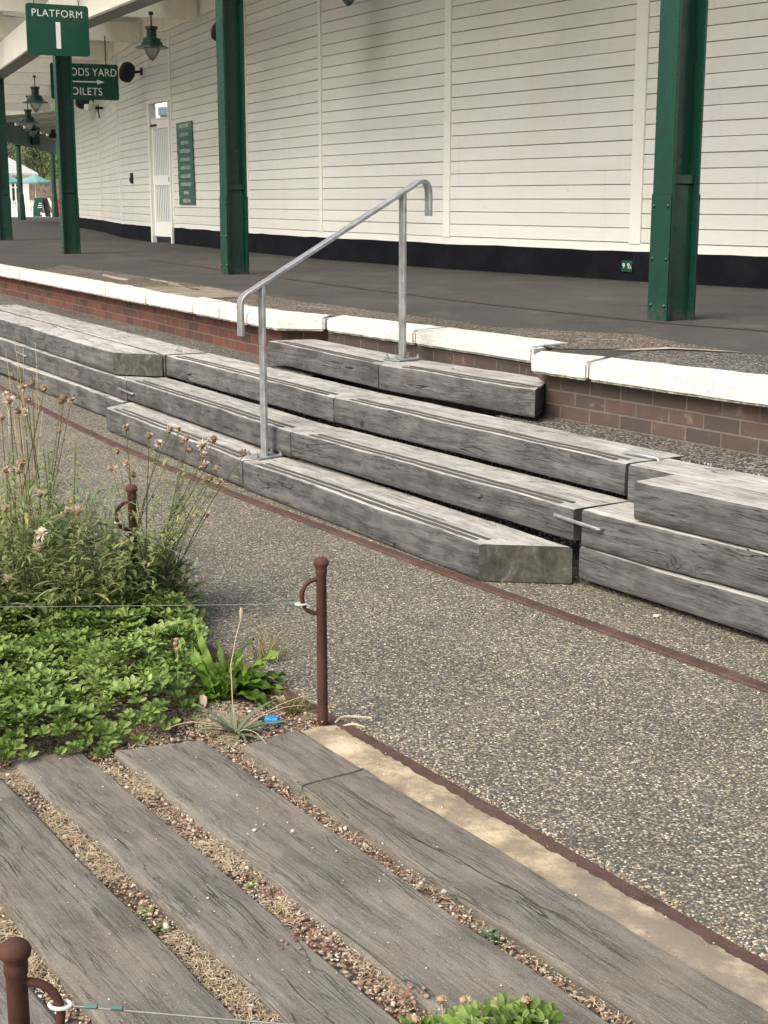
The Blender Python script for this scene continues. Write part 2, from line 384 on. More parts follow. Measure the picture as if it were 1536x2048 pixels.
M_COVER = mat_leaf('groundcover_leaf', [(0, (.07, .125, .024)), (.35, (.18, .27, .062)), (.7, (.275, .375, .12)), (1, (.43, .51, .24))], .25, .45)
M_KNAP = mat_leaf('knapweed_leaf', [(0, (.075, .108, .038)), (.5, (.20, .255, .092)), (.85, (.30, .35, .15)), (1, (.46, .40, .14))], .25)
M_DOCK = mat_leaf('dock_leaf', [(0, (.06, .13, .018)), (.5, (.14, .25, .032)), (1, (.26, .38, .075))], .35, .38)
M_PLANTAIN = mat_leaf('plantain_leaf', [(0, (.085, .12, .065)), (1, (.21, .26, .17))], .2)
M_SILVER = mat_leaf('silver_leaf', [(0, (.20, .25, .15)), (1, (.42, .48, .34))], .25)
M_STRAW = mat_leaf('dry_straw', [(0, (.27, .20, .12)), (.5, (.47, .385, .245)), (1, (.66, .58, .42))], .2, .7)
M_STEM = mat_leaf('plant_stem', [(0, (.075, .05, .03)), (.45, (.13, .13, .055)), (1, (.24, .19, .10))], .05, .7)
M_HEAD = mat_leaf('dry_seed_head', [(0, (.20, .13, .075)), (.4, (.44, .32, .21)), (.75, (.66, .54, .40)), (1, (.86, .77, .62))], .15, .8)
M_FLUFF = mat_leaf('pale_seed_fluff', [(0, (.52, .36, .26)), (1, (.86, .78, .66))], .3, .8)
M_FAR = mat_leaf('far_foliage', [(0, (.035, .05, .02)), (.6, (.095, .125, .05)), (1, (.17, .19, .09))], .2)
M_STONE = mat_leaf('loose_stone', [(0, (.10, .08, .065)), (.28, (.24, .125, .085)), (.45, (.33, .225, .155)), (.75, (.44, .36, .255)), (1, (.70, .66, .57))], 0.0, .85)

# ------------------------------------------------------------------ the ground
mb = MB(); mb.add([(-320, -20, 0), (320, -20, 0), (320, 620, 0), (-320, 620, 0)], [(0, 1, 2, 3)])
kind(mb.build('ground', M_RESIN), 'structure')
E_ = Vector((.5496, -.8354)); N_ = Vector((.8354, .5496))     # along the track / across it
def tn(s, n): return (E_.x * s + N_.x * n, E_.y * s + N_.y * n)
def sn(x, y): return (E_.x * x + E_.y * y, N_.x * x + N_.y * y)
mb = MB(); pl = [tn(-9, 2.235), tn(4, 2.235), tn(4, -4), tn(-9, -4)]
mb.add([(x, y, .004) for x, y in pl], [(3, 2, 1, 0)])
kind(mb.build('ballast_ground', M_BED), 'structure')

# mortar fillet beside the near rail, with a ragged edge
mb = MB(); a = []; b = []
for i in range(301):
    s = -3.70 + i * .0088
    a.append((*tn(s, 2.11 + .012 * noise.noise((s * 3, 0, 0))), .030))
    b.append((*tn(s, 2.247 + .011 * noise.noise((s * 7, 5, 0)) + .009 * noise.noise((s * 23, 9, 0)) + .007 * noise.noise((s * 61, 2, 0))), .024))
mid = [(p[0] * .5 + q[0] * .5, p[1] * .5 + q[1] * .5, .036 + .004 * noise.noise((p[0] * 12, p[1] * 12, 1))) for p, q in zip(a, b)]
lo = [(q[0] + .012 * N_.x, q[1] + .012 * N_.y, .0) for q in b]
n_ = len(a); mb.add(a + mid + b + lo, [(k * n_ + i, k * n_ + i + 1, (k + 1) * n_ + i + 1, (k + 1) * n_ + i) for k in range(3) for i in range(n_ - 1)])
kind(mb.build('mortar_strip', M_MORTAR), 'structure')

def rail(pts, label, w=.062, top=.012):
    mb = MB(); pts = [Vector(p) for p in pts]; L = []
    for i, p in enumerate(pts):
        d = (pts[min(i + 1, len(pts) - 1)] - pts[max(i - 1, 0)]).normalized(); nn = Vector((-d.y, d.x))
        prof = [(-w / 2, -.05), (-w / 2, top - .006), (-w / 2 + .006, top), (w / 2 - .006, top), (w / 2, top - .006), (w / 2, -.05)]
        L += [(p.x + nn.x * o, p.y + nn.y * o, z) for o, z in prof]
    k = 6; mb.add(L, [(i * k + j, i * k + j + 1, (i + 1) * k + j + 1, (i + 1) * k + j) for i in range(len(pts) - 1) for j in range(k - 1)])
    return tag(mb.build('rail', M_RAIL), label, 'rail', 'buried track rails')
rail([tn(-9 + i * .35, 2.272) for i in range(38)], 'rusty rail flush in the ground beside the sandy mortar strip', top=.020)
def smooth_line(pts, k=8):
    out = []; Q = [Vector(p) for p in pts]; Q = [Q[0] * 2 - Q[1]] + Q + [Q[-1] * 2 - Q[-2]]
    for i in range(1, len(Q) - 2):
        for j in range(k):
            t = j / k; p0, p1, p2, p3 = Q[i - 1:i + 3]
            out.append(.5 * ((2 * p1) + (p2 - p0) * t + (2 * p0 - 5 * p1 + 4 * p2 - p3) * t * t + (3 * p1 - p0 - 3 * p2 + p3) * t ** 3))
    return out + [Q[-2]]
rail(smooth_line([(-7.2, 20.5), (-4.2, 14.3), (-2.95, 11.85), (-2.09, 10.2), (-1.04, 8.38), (-.30, 7.22), (.43, 6.1), (.87, 5.45), (1.35, 4.73), (3.5, 1.4)]),
     'rusty rail running in the gravel under the timber steps')

# ------------------------------------------------------------------ heavy timbers
def timber(name, label, p0, p1, depth, z0, z1, cut0=None, cut1=None, strips=None, mats=None, group=None, cat='timber', wear=.010, amp=.0032, off=(.036, .084)):
    p0 = Vector(p0); p1 = Vector(p1); d = p1 - p0; L = d.length; H = z1 - z0
    cut0 = cut0 or (lambda y: 0.0); cut1 = cut1 or (lambda y: 0.0)
    r = wear; sec = []
    def side(a, b, k): return [(a[0] + (b[0] - a[0]) * i / k, a[1] + (b[1] - a[1]) * i / k) for i in range(k + 1)]
    sec += side((r * .6, 0), (depth - r * .6, 0), 4) + side((depth, r * .6), (depth, H - r), 3) + side((depth - r, H), (r * 1.3, H), 7)
    sec += [(r * .5, H - r * .25), (r * .12, H - r * .7)] + side((0, H - r * 1.4), (0, r * .8), 5)
    n = len(sec); K = max(6, int(L / .05)); vs = []; seed = rnd.random() * 100
    for i in range(K + 1):
        t = i / K
        for y, z in sec:
            x = cut0(y) * (1 - t) + (L + cut1(y)) * t
            q = Vector((x * 2.2, y * 9, z * 9 + seed)); q2 = Vector((x * 9, y * 22, z * 22 + seed + 7))
            k2 = 1.0 if 0 < i < K else .35
            dy = amp * noise.noise(q) + amp * .45 * noise.noise(q2); dz = amp * noise.noise(q + Vector((9, 3, 1))) + amp * .45 * noise.noise(q2 + Vector((3, 9, 1)))
            edge = 1.7 if (z > H - .02 and y < .03) else 1.0
            vs.append((x + amp * .6 * noise.noise(Vector((y * 20, z * 20, seed + i * .0 + (5 if i else 0)))) * (1 if i in (0, K) else 0), y + dy * edge, z + dz * edge * k2))
    mb = MB()
    mb.add(vs, [(i * n + k, (i + 1) * n + k, (i + 1) * n + (k + 1) % n, i * n + (k + 1) % n) for i in range(K) for k in range(n)], 0)
    mb.add(vs[:n], [tuple(range(n))], 1); mb.add(vs[-n:], [tuple(range(n))[::-1]], 1)
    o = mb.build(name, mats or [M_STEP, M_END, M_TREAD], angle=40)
    me = o.data; bm = bmesh.new(); bm.from_mesh(me); bmesh.ops.recalc_face_normals(bm, faces=bm.faces[:]); bm.to_mesh(me); bm.free()
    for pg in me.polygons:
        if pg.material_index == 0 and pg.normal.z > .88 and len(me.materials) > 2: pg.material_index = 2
    me.set_sharp_from_angle(angle=R(40))
    o.location = (p0.x, p0.y, z0); o.rotation_euler = (0, 0, math.atan2(d.y, d.x))
    tag(o, label, cat, group)
    if strips:
        for j, yo in enumerate(off):
            a, b = strips[0] + j * .012, L - strips[1] + j * .03
            sb = MB(); kk = 24; top = []
            for i in range(kk + 1):
                x = a + (b - a) * i / kk
                for yy, zz in ((-.0120, -.004), (-.0120, .0040), (.0120, .0040), (.0120, -.004)):
                    zo = amp * noise.noise(Vector((x * 2.2, yo * 9, H * 9 + seed)) + Vector((9, 3, 1))) + amp * .45 * noise.noise(Vector((x * 9, yo * 22, H * 22 + seed + 7)) + Vector((3, 9, 1)))
                    yd = .0012 * noise.noise(Vector((x * 30, yo * 50, seed)))
                    top.append((x, yo + yy + yd, H + zz + zo))
            sb.add(top, [(i * 4 + k, i * 4 + k + 1, (i + 1) * 4 + k + 1, (i + 1) * 4 + k) for i in range(kk) for k in range(3)] + [(0, 1, 2, 3), (kk * 4 + 3, kk * 4 + 2, kk * 4 + 1, kk * 4)])
            so = sb.build('anti_slip_strip', M_GRIT); so.parent = o
    return o
def slant(k): return lambda y: k * y
G1 = 'weathered timbers of the steps'; G2 = 'timbers stacked beside the steps'
T = timber
# the four treads, lowest first
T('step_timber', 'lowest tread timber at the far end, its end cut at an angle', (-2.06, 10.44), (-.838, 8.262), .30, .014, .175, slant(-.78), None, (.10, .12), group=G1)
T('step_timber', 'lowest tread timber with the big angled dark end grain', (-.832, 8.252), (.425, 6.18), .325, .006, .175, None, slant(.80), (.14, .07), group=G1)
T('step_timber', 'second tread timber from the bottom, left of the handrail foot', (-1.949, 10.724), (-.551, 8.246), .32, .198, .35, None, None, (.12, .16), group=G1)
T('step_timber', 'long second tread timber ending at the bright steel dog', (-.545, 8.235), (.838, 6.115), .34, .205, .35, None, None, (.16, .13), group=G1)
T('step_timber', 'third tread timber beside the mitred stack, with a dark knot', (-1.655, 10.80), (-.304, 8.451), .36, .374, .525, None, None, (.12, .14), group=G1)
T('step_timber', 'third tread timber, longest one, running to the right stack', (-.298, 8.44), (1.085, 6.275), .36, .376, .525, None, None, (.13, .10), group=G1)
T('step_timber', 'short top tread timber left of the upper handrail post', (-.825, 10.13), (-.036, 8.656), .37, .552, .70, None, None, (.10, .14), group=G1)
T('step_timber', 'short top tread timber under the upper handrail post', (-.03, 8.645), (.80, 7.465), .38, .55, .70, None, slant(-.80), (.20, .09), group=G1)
# the stack to the left of the steps
T('stacked_timber', 'bottom timber of the far stack, cracked at its end', (-3.32, 13.06), (-1.99, 10.74), .30, .012, .175, None, None, group=G2)
T('stacked_timber', 'dark bottom timber at the edge behind the dry stalks', (-4.6, 15.36), (-3.326, 13.072), .30, .03, .17, group=G2)
T('stacked_timber', 'middle timber of the far stack with sawn streaks', (-3.345, 13.22), (-1.955, 10.735), .30, .187, .345, group=G2)
T('stacked_timber', 'middle timber at the left edge of the far stack', (-4.7, 15.62), (-3.351, 13.231), .30, .185, .345, group=G2)
T('stacked_timber', 'top timber of the far stack with mitred dark end', (-3.36, 13.34), (-2.10, 11.005), .285, .357, .525, None, slant(1.12), group=G2)
T('stacked_timber', 'top timber at the left edge running out of view', (-4.8, 15.96), (-3.366, 13.351), .29, .357, .525, group=G2)
T('stacked_timber', 'rear top timber behind the mitred stack along the brick wall', (-3.03, 13.37), (-1.675, 10.85), .35, .357, .526, group=G2)
T('stacked_timber', 'farthest rear top timber close to the brick wall', (-4.45, 16.02), (-3.036, 13.382), .35, .357, .526, group=G2)
# the stack to the right
T('stacked_timber', 'bottom timber of the right stack above the dark gap', (.868, 6.125), (2.59, 3.545), .30, .034, .175, None, None, group=G2)
T('stacked_timber', 'middle timber of the right stack with swirling grain', (.872, 6.10), (2.707, 3.60), .36, .184, .35, group=G2)
T('stacked_timber', 'top timber of the right stack, worn front edge', (1.056, 5.862), (2.832, 3.444), .268, .358, .525, group=G2, wear=.014)
T('stacked_timber', 'rear timber of the right stack beneath the brown bricks', (1.097, 6.262), (2.873, 3.844), .27, .358, .522, None, None, group=G2)

# the fill behind and under the treads
mb = MB()
def row(*p): return list(p)
mb.prism([(-2.0, 10.98), (-4.5, 15.5), (-4.3, 16.3), (.2, 9.6), (.6, 9.2), (1.4, 7.2), (3.4, 4.4), (3.0, 3.3), (1.1, 6.32), (-.3, 8.42)], 0, .16)
mb.prism([(-1.62, 11.10), (-4.3, 15.95), (-4.2, 16.3), (.2, 9.6), (.6, 9.2), (1.4, 7.2), (3.4, 4.4), (3.1, 3.7), (1.3, 6.5), (-.05, 8.75)], .162, .335)
kind(mb.build('ballast_fill', M_CHIPG), 'structure')
mb = MB()
mb.prism([(-5.9, 18.5), (-2.85, 13.45), (-1.42, 10.95), (-.5, 9.55), (-.2, 10.3), (-.8, 11.2), (-5.2, 19.6)], .35, .518)
mb.prism([(.62, 7.75), (1.15, 6.72), (1.36, 6.46), (2.9, 3.95), (3.6, 4.5), (1.9, 6.8), (1.1, 8.1)], .35, .522)
kind(mb.build('gravel_margin', M_CHIPG), 'structure')

# ------------------------------------------------------------------ platform, brick face and coping
def uv_wall(name, label, pts, z0, z1, m):
    me = bpy.data.meshes.new(name); vs = []; uv = []; u = 0; fs = []
    for i, p in enumerate(pts):
        if i: u += (Vector(p) - Vector(pts[i - 1])).length
        vs += [(p[0], p[1], z0), (p[0], p[1], z1)]; uv += [(u, z0), (u, z1)]
    fs = [(2 * i, 2 * i + 2, 2 * i + 3, 2 * i + 1) for i in range(len(pts) - 1)]
    k = len(vs)                                   # give the facing one brick of depth
    for i, p in enumerate(pts): vs += [(p[0] + .1 * N_.x, p[1] + .1 * N_.y, z0), (p[0] + .1 * N_.x, p[1] + .1 * N_.y, z1)]; uv += [uv[2 * i], uv[2 * i + 1]]
    fs += [(k + 2 * i, k + 2 * i + 1, k + 2 * i + 3, k + 2 * i + 2) for i in range(len(pts) - 1)] + [(0, 1, k + 1, k), (2 * len(pts) - 2, k + 2 * len(pts) - 2, k + 2 * len(pts) - 1, 2 * len(pts) - 1)]
    fs += [(2 * i + 1, 2 * i + 3, k + 2 * i + 3, k + 2 * i + 1) for i in range(len(pts) - 1)]
    me.from_pydata(vs, [], fs); me.materials.append(m)
    l = me.uv_layers.new(name='UVMap')
    for lp in me.loops: l.data[lp.index].uv = uv[lp.vertex_index]
    o = bpy.data.objects.new(name, me); COL.objects.link(o); return tag(o, label, 'wall', 'brick facing of the platform')
uv_wall('brick_wall', 'red brick platform face behind the far timber stack', [(-7.52, 23.10), (-4.63, 17.72), (-.70, 10.335), (-.39, 10.27)], 0, .768, M_BRICK)
uv_wall('brick_wall', 'strip of brown brick behind the top tread', [(-.40, 10.22), (.88, 8.13)], 0, .768, M_BRICKD)
uv_wall('brick_wall', 'brown brick platform face above the right timber stack', [(.865, 8.05), (.885, 7.715), (1.775, 6.435), (3.9, 3.38)], 0, .768, M_BRICKD)

def coping(label, poly, zo=0.0):
    bm = bmesh.new(); poly = [Vector(p) for p in poly]
    a = sum(poly[i].x * poly[(i + 1) % len(poly)].y - poly[(i + 1) % len(poly)].x * poly[i].y for i in range(len(poly)))
    if a < 0: poly = poly[::-1]
    lo = [bm.verts.new((p.x, p.y, .765 + zo)) for p in poly]; hi = [bm.verts.new((p.x, p.y, P + .003 + zo)) for p in poly]
    bm.faces.new(lo[::-1]); bm.faces.new(hi); n = len(poly)
    for i in range(n): bm.faces.new((lo[i], lo[(i + 1) % n], hi[(i + 1) % n], hi[i]))
    bmesh.ops.bevel(bm, geom=bm.edges[:], offset=.014, segments=2, affect='EDGES')
    lng = [e for e in bm.edges if e.calc_length() > .3]
    bmesh.ops.subdivide_edges(bm, edges=lng, cuts=14, use_grid_fill=True)
    bmesh.ops.triangulate(bm, faces=[f for f in bm.faces if len(f.verts) > 4])
    for v in bm.verts:
        q = v.co * 9
        v.co += Vector((noise.noise(q), noise.noise(q + Vector((5, 5, 5))), .7 * noise.noise(q + Vector((9, 1, 4))))) * .006
    mb = MB(); mb.bm(bm); return tag(mb.build('coping_stone', M_COPING, angle=50), label, 'coping stone', 'white coping stones')
def Lf(s, n):  # the straight left length of edge: distance along from the corner, depth in from the front
    return (-.79 - .469 * s + .883 * n, 10.25 + .883 * s + .469 * n)
js = [.012, 1.07, 1.66, 2.85, 4.05, 5.6, 7.4, 9.3, 11.6, 14.5]
lb = ['cream end slab where the coping turns in at the steps', 'first straight white coping slab left of the steps', 'short white coping slab in front of the buff patch', 'white coping slab fourth from the steps',
      'white coping slab with a chipped joint over red brick', 'long white coping slab toward the far end', 'far white coping slab at the left edge', 'white coping slab beyond the picture edge', 'most distant white coping slab']
coping(lb[0], [(-.79, 10.25), (-.425, 10.165), (-.375, 10.40), Lf(.5, .31), Lf(.5, 0)])
js[0] = .512
for i in range(len(js) - 1):
    coping(lb[i + 1] if i + 1 < len(lb) else 'white coping slab at the very far end of the platform', [Lf(js[i], 0), Lf(js[i + 1] - .012, 0), Lf(js[i + 1] - .012, .31), Lf(js[i], .31)], rnd.uniform(-.003, .003))
uv_wall('brick_wall', 'far brick platform face curving away beyond the left edge', [(-22.1, 71.9), (-15.6, 46), (-10.35, 32.6), (-7.53, 23.12)], 0, .768, M_BRICK)
FE = [(-7.6, 23.07), (-8.98, 27.8), (-10.42, 32.7), (-13.0, 39.3), (-15.68, 46.1), (-18.9, 59.0), (-22.15, 71.9)]
for i, nm in enumerate(('first', 'second', 'third', 'fourth', 'fifth', 'last')):
    p, q = Vector(FE[i]), Vector(FE[i + 1]); d_ = (q - p).normalized(); o_ = Vector((d_.y, -d_.x)) * .34; q = q - d_ * .012
    coping(nm + ' long white coping slab of the distant curved platform edge', [p, q, q + o_, p + o_])
coping('white coping slab behind the left half of the top tread', [(-.405, 10.14), (.19, 9.17), (.42, 9.39), (-.30, 10.42)])
coping('white coping slab tapering to a point beside the brown patch', [(.198, 9.158), (.845, 8.105), (1.10, 8.33), (.432, 9.375)], .002)
coping('short white coping slab with flaking face right of the steps', [(.795, 7.655), (1.045, 7.315), (1.20, 7.58), (.865, 7.90)], .001)
coping('wide white coping slab above the brown brick at right', [(1.053, 7.305), (1.96, 6.02), (2.28, 6.27), (1.208, 7.57)], -.001)
coping('white coping slab running out of view at right', [(1.968, 6.01), (3.5, 3.85), (3.85, 4.1), (2.288, 6.26)])

WALL = [(-9.75, 45.6), (-9.3, 44.2), (-7.5, 38.6), (-5.9, 32.6), (-4.62, 28.95), (-4.03, 27.88), (-2.18, 23.4), (-.88, 20.51), (.77, 17.64), (2.6, 14.95), (3.75, 13.5), (5.6, 11.4), (9.5, 7.2)]
mb = MB()
front = [Lf(14.4, .29), Lf(10, .29), Lf(5, .29), Lf(.4, .29), (-.39, 10.36), (-.31, 10.38), (.40, 9.36), (1.04, 8.29), (.90, 7.86), (1.19, 7.55), (2.26, 6.25), (3.8, 4.05)]
back = [(9.6, 5.0), (12.5, 8.0), (6.2, 14.5), (0, 24), (-4, 36), (-8, 50), (-10, 72), (-22, 72), (-15.5, 46), (-10.2, 33)]
mb.add([(x, y, P - .004) for x, y in front + back], [tuple(range(len(front + back)))])
bm = bmesh.new(); 
o = mb.build('platform', M_ASPHALT, smooth=False)
bm.from_mesh(o.data); bmesh.ops.triangulate(bm, faces=bm.faces[:]); bmesh.ops.recalc_face_normals(bm, faces=bm.faces[:])
if sum(f.normal.z for f in bm.faces) < 0: bmesh.ops.reverse_faces(bm, faces=bm.faces[:])
bm.to_mesh(o.data); bm.free(); kind(o, 'structure')
def sheet(name, poly, z, m):
    mb = MB(); a = sum(poly[i][0] * poly[(i + 1) % len(poly)][1] - poly[(i + 1) % len(poly)][0] * poly[i][1] for i in range(len(poly)))
    if a < 0: poly = poly[::-1]
    mb.add([(x, y, z) for x, y in poly], [tuple(range(len(poly)))]); return kind(mb.build(name, m, smooth=False), 'structure')
# band of chippings between coping and asphalt; its edges wander
def wav(a, b, k=10, am=.03):
    a = Vector(a); b = Vector(b); d = (b - a).normalized()
    return [tuple(a + (b - a) * i / k + Vector((-d.y, d.x)) * am * noise.noise((i * 1.7, a.x, a.y))) for i in range(k)]
sheet('platform_edge_strip', wav((.98, 8.02), (.40, 9.34)) + wav((.40, 9.34), (-.30, 10.37)) + [(-.39, 10.34)] + wav(Lf(.6, .28), Lf(9, .28), 6, 0) + wav(Lf(9, .95), Lf(4.5, .95)) + wav(Lf(4.5, .95), (-.55, 11.6)) + wav((-.5, 11.6), (.76, 9.42), 12) + wav((.76, 9.42), (1.55, 8.9), 6) + wav((1.58, 8.9), (1.95, 7.84), 8) + [(1.45, 8.02)], P, M_CHIP)
sheet('platform_grey_strip', wav((1.22, 7.56), (2.26, 6.24), 8, 0) + [(3.7, 4.1), (4.2, 4.5)] + wav((2.9, 6.6), (2.1, 7.75), 6) + [(1.93, 7.78), (1.45, 7.93)], P, M_CHIPG)
M_SCREED = mat_flat('pale_screed', (.40, .34, .25), .9, 0, .25, 12); M_BUFF = mat_flat('buff_patch', (.22, .185, .14), .9, 0, .2, 6)
sheet('platform_screed_line', wav((1.28, 7.93), (1.60, 8.08), 5, .01) + wav((1.60, 8.08), (1.97, 7.83), 5, .02) + wav((1.97, 7.80), (1.62, 8.00), 5, .02) + wav((1.62, 8.0), (1.33, 7.88), 4, .01), P + .004, M_SCREED)
for a, b in (((1.15, 8.55), (1.42, 8.52)), ((.95, 8.98), (1.2, 8.90)), ((.72, 9.20), (.98, 8.98)), ((-.72, 11.35), (-.38, 10.98)), ((-.5, 10.95), (-.33, 10.80))):
    a = Vector(a); b = Vector(b); n2 = Vector((.0, .022)); 
    sheet('platform_scrape', wav(a, b, 6, .02) + wav(b + n2, a + n2, 6, .03), P + .004, M_SCREED)
sheet('platform_buff_patch', [(-2.35, 13.8), (-1.98, 12.95), (-1.55, 12.15), (-1.16, 12.45), (-1.25, 12.75), (-1.69, 13.85)], P + .004, M_BUFF)
for a, b, w in ((Lf(5.0, .5), Lf(6.4, .62), .09), (Lf(4.0, .75), Lf(5.2, .8), .06), (Lf(3.1, .62), Lf(4.3, .7), .03)):
    a = Vector(a); b = Vector(b); n2 = Vector((.85, .5)) * w; sheet('platform_scrape', wav(a, b, 7, .05) + wav(b + n2, a + n2, 7, .05), P + .004, M_SCREED)
M_SEAM = mat_flat('asphalt_seam', (.055, .036, .03), .8, 0, .3, 8)
seam = smooth_line([(-3.4, 20.4), (-1.12, 15.47), (.55, 12.05), (1.82, 9.86), (2.5, 9.05), (4.2, 6.6)], 6)
sheet('platform_seam', [tuple(p + Vector((.02 * noise.noise((p.x * 4, p.y * 4, 0)), 0))) for p in seam] + [tuple(p + Vector((.10 + .03 * noise.noise((p.x * 5, p.y * 5, 3)), .07))) for p in seam[::-1]], P, M_SEAM)

# ------------------------------------------------------------------ the long boarded wall
wall = thing('boarded_wall', 'long curved cream boarded station wall with black base', 'wall', (-.88, 20.51, P))
HW = 4.55; PITCH = .1475; PL = .30
def facet(i):
    a = Vector(WALL[i]); b = Vector(WALL[i + 1]); d = (b - a).normalized(); return a, b, d, Vector((-d.y, d.x)) * -1   # outward: toward the track
mb = MB(); pb = MB(); cb = MB()
def boards(a, b, d, o, z0, z1):
    rows = []; z = PL + .085
    while z < z1 - .001:
        e = min(z + PITCH, z1)
        if e > z0 + .001: rows.append((max(z, z0), e))
        z += PITCH
    K = 1 if (b - a).length < 1.3 else 2
    for (u, v) in rows:
        j = rnd.uniform(-.002, .002); tw = rnd.uniform(-.0022, .0022)
        x0 = a; x1 = b
        pr = [(-.030, u), (-.030, u + .0042), (0.0 + j, u + .0075), (0.001 + j + tw, (u + v) / 2), (0.0 + j + tw, v - .003), (-.020, v - .001)]
        vs = []
        for p, q in ((x0, 0), (x1, rnd.uniform(-.0025, .0025))):
            vs += [(p.x + o.x * w, p.y + o.y * w, P + zz + q) for w, zz in pr]
        k = len(pr); mb.add(vs, [(n, n + k, n + k + 1, n + 1) for n in range(k - 1)], 0, rnd.random())
door_i = 4
for i in range(len(WALL) - 1):
    a, b, d, o = facet(i)
    if i == door_i:
        a2, b2 = a + d * .10, b - d * .06
        boards(a, a2, d, o, PL, HW); boards(b2, b, d, o, PL, HW); boards(a2, b2, d, o, 2.66, HW)
        segs = [(a, a2), (b2, b)]
    else:
        boards(a, b, d, o, PL, HW); segs = [(a, b)]
    for s, e in segs:
        L = (e - s).length; ang = math.atan2(d.y, d.x); c = (s + e) / 2
        n = max(1, int(L / .3)); up = []; dn = []
        for k in range(n + 1):
            q = s + (e - s) * k / n; w = .012 + .004 * noise.noise((q.x * 3, q.y * 3, 2)); zt = P + PL + .012 * noise.noise((q.x * 2, q.y * 2, 0))
            up.append((q.x + o.x * w, q.y + o.y * w, zt)); dn.append((q.x + o.x * (w + .006), q.y + o.y * (w + .006), P - .02))
        m = n + 1; bk = [(p[0] - o.x * .08, p[1] - o.y * .08, p[2]) for p in up]
        pb.add(dn + up + bk, [(k, k + 1, m + k + 1, m + k) for k in range(n)] + [(m + k, m + k + 1, 2 * m + k + 1, 2 * m + k) for k in range(n)])
        # bottom rail above the plinth and a backing behind the boards
        def strip(B, z0, z1, w0, w1):
            B.add([(p.x + o.x * w, p.y + o.y * w, z) for p in (s, e) for w, z in ((w0, z0), (w1, z0), (w1, z1), (w0, z1))], [(0, 1, 2, 3), (7, 6, 5, 4), (1, 5, 6, 2), (0, 4, 5, 1), (3, 2, 6, 7), (4, 0, 3, 7)])
        strip(cb, P + PL - .01, P + PL + .082, -.02, .008)
        strip(cb, P + PL, P + HW, -.10, -.036)
    if i == door_i:
        s, e = a + d * .10, b - d * .06
        cb.add([(p.x + o.x * w, p.y + o.y * w, z) for p in (s, e) for w, z in ((-.10, P + 2.66), (.0, P + 2.66), (.0, P + 2.70), (-.10, P + 2.70))], [(0, 1, 2, 3), (7, 6, 5, 4), (1, 5, 6, 2), (0, 4, 5, 1), (3, 2, 6, 7)])
mb.build('boarding', M_BOARD, wall, smooth=False, tint=True); pb.build('plinth', M_PLINTH, wall, angle=30); cb.build('bottom_rail', M_WALL, wall, smooth=False)
def batten(x, y, ang, w=.125, z0=PL + .075, z1=HW, t=.03):
    b_ = MB(); b_.box((x, y, P + (z0 + z1) / 2), (w, t, z1 - z0), ang, bev=.003); b_.build('batten', M_WALL, wall)
for i, w in ((1, .09), (2, .09), (3, .09), (5, .11), (6, .08), (7, .09), (8, .13), (9, .16), (11, .12)):
    a, b, d, o = facet(i); _, _, d0, o0 = facet(i - 1); oo = (o + o0).normalized(); c = a + oo * .004
    batten(c.x, c.y, math.atan2((d + d0).y, (d + d0).x), w)
wp = MB()                                          # wall plate at the head of the wall
for i in range(len(WALL) - 1):
    a, b, d, o = facet(i); c = (a + b) / 2 + o * .06; wp.box((c.x - o.x * .04, c.y - o.y * .04, P + 4.12), ((b - a).length + .02, .05, .40), math.atan2(d.y, d.x))
wp.build('wall_plate', M_BEAM, wall, smooth=False)
# slatted gate in the doorway
a, b, d, o = facet(door_i); ang = math.atan2(d.y, d.x); s = a + d * .11; L = (b - a).length - .18
gt = MB()
def gp(x, z, w=0.0): return (s.x + d.x * x + o.x * w, s.y + d.y * x + o.y * w, P + z)
def gbar(B, x0, x1, z0, z1, w=0.0, t=.04): 
    c = gp((x0 + x1) / 2, (z0 + z1) / 2, w); B.box(c, (x1 - x0, t, z1 - z0), ang)
gbar(gt, 0, .10, .12, 2.36, -.02); gbar(gt, L - .10, L, .12, 2.36, -.02)
for z0, z1 in ((.12, .40), (1.10, 1.28), (2.18, 2.34)): gbar(gt, .101, L - .101, z0, z1, -.02, .038)
gate = gt.build('gate', M_WALL, wall, smooth=False)
sl = MB(); n = 9
for k in range(n):
    x = .13 + (L - .26) * k / (n - 1)
    for z0, z1 in ((.402, 1.098), (1.282, 2.178)): gbar(sl, x - .022, x + .022, z0, z1, -.02, .02)
sl.build('slat_panel', M_WALL, gate, smooth=False)
h = MB(); gbar(h, L - .06, L - .0, 1.16, 1.26, .02, .05); gbar(h, L - .02, L + .03, 1.10, 1.34, .03, .02); h.build('latch', M_IRON, gate, smooth=False)
h = MB(); gbar(h, -.08, .30, 2.22, 2.26, .012, .012); gbar(h, -.09, -.03, 2.12, 2.36, .015, .02); h.build('hinge', M_IRON, gate, smooth=False)
fr = MB(); gbar(fr, -.07, -.002, -.02, 2.66, .01, .09); gbar(fr, L + .002, L + .07, -.02, 2.66, .01, .09); gbar(fr, 0, L, 2.345, 2.375, -.03, .05)
fr.build('door_frame', M_WALL, wall, smooth=False)
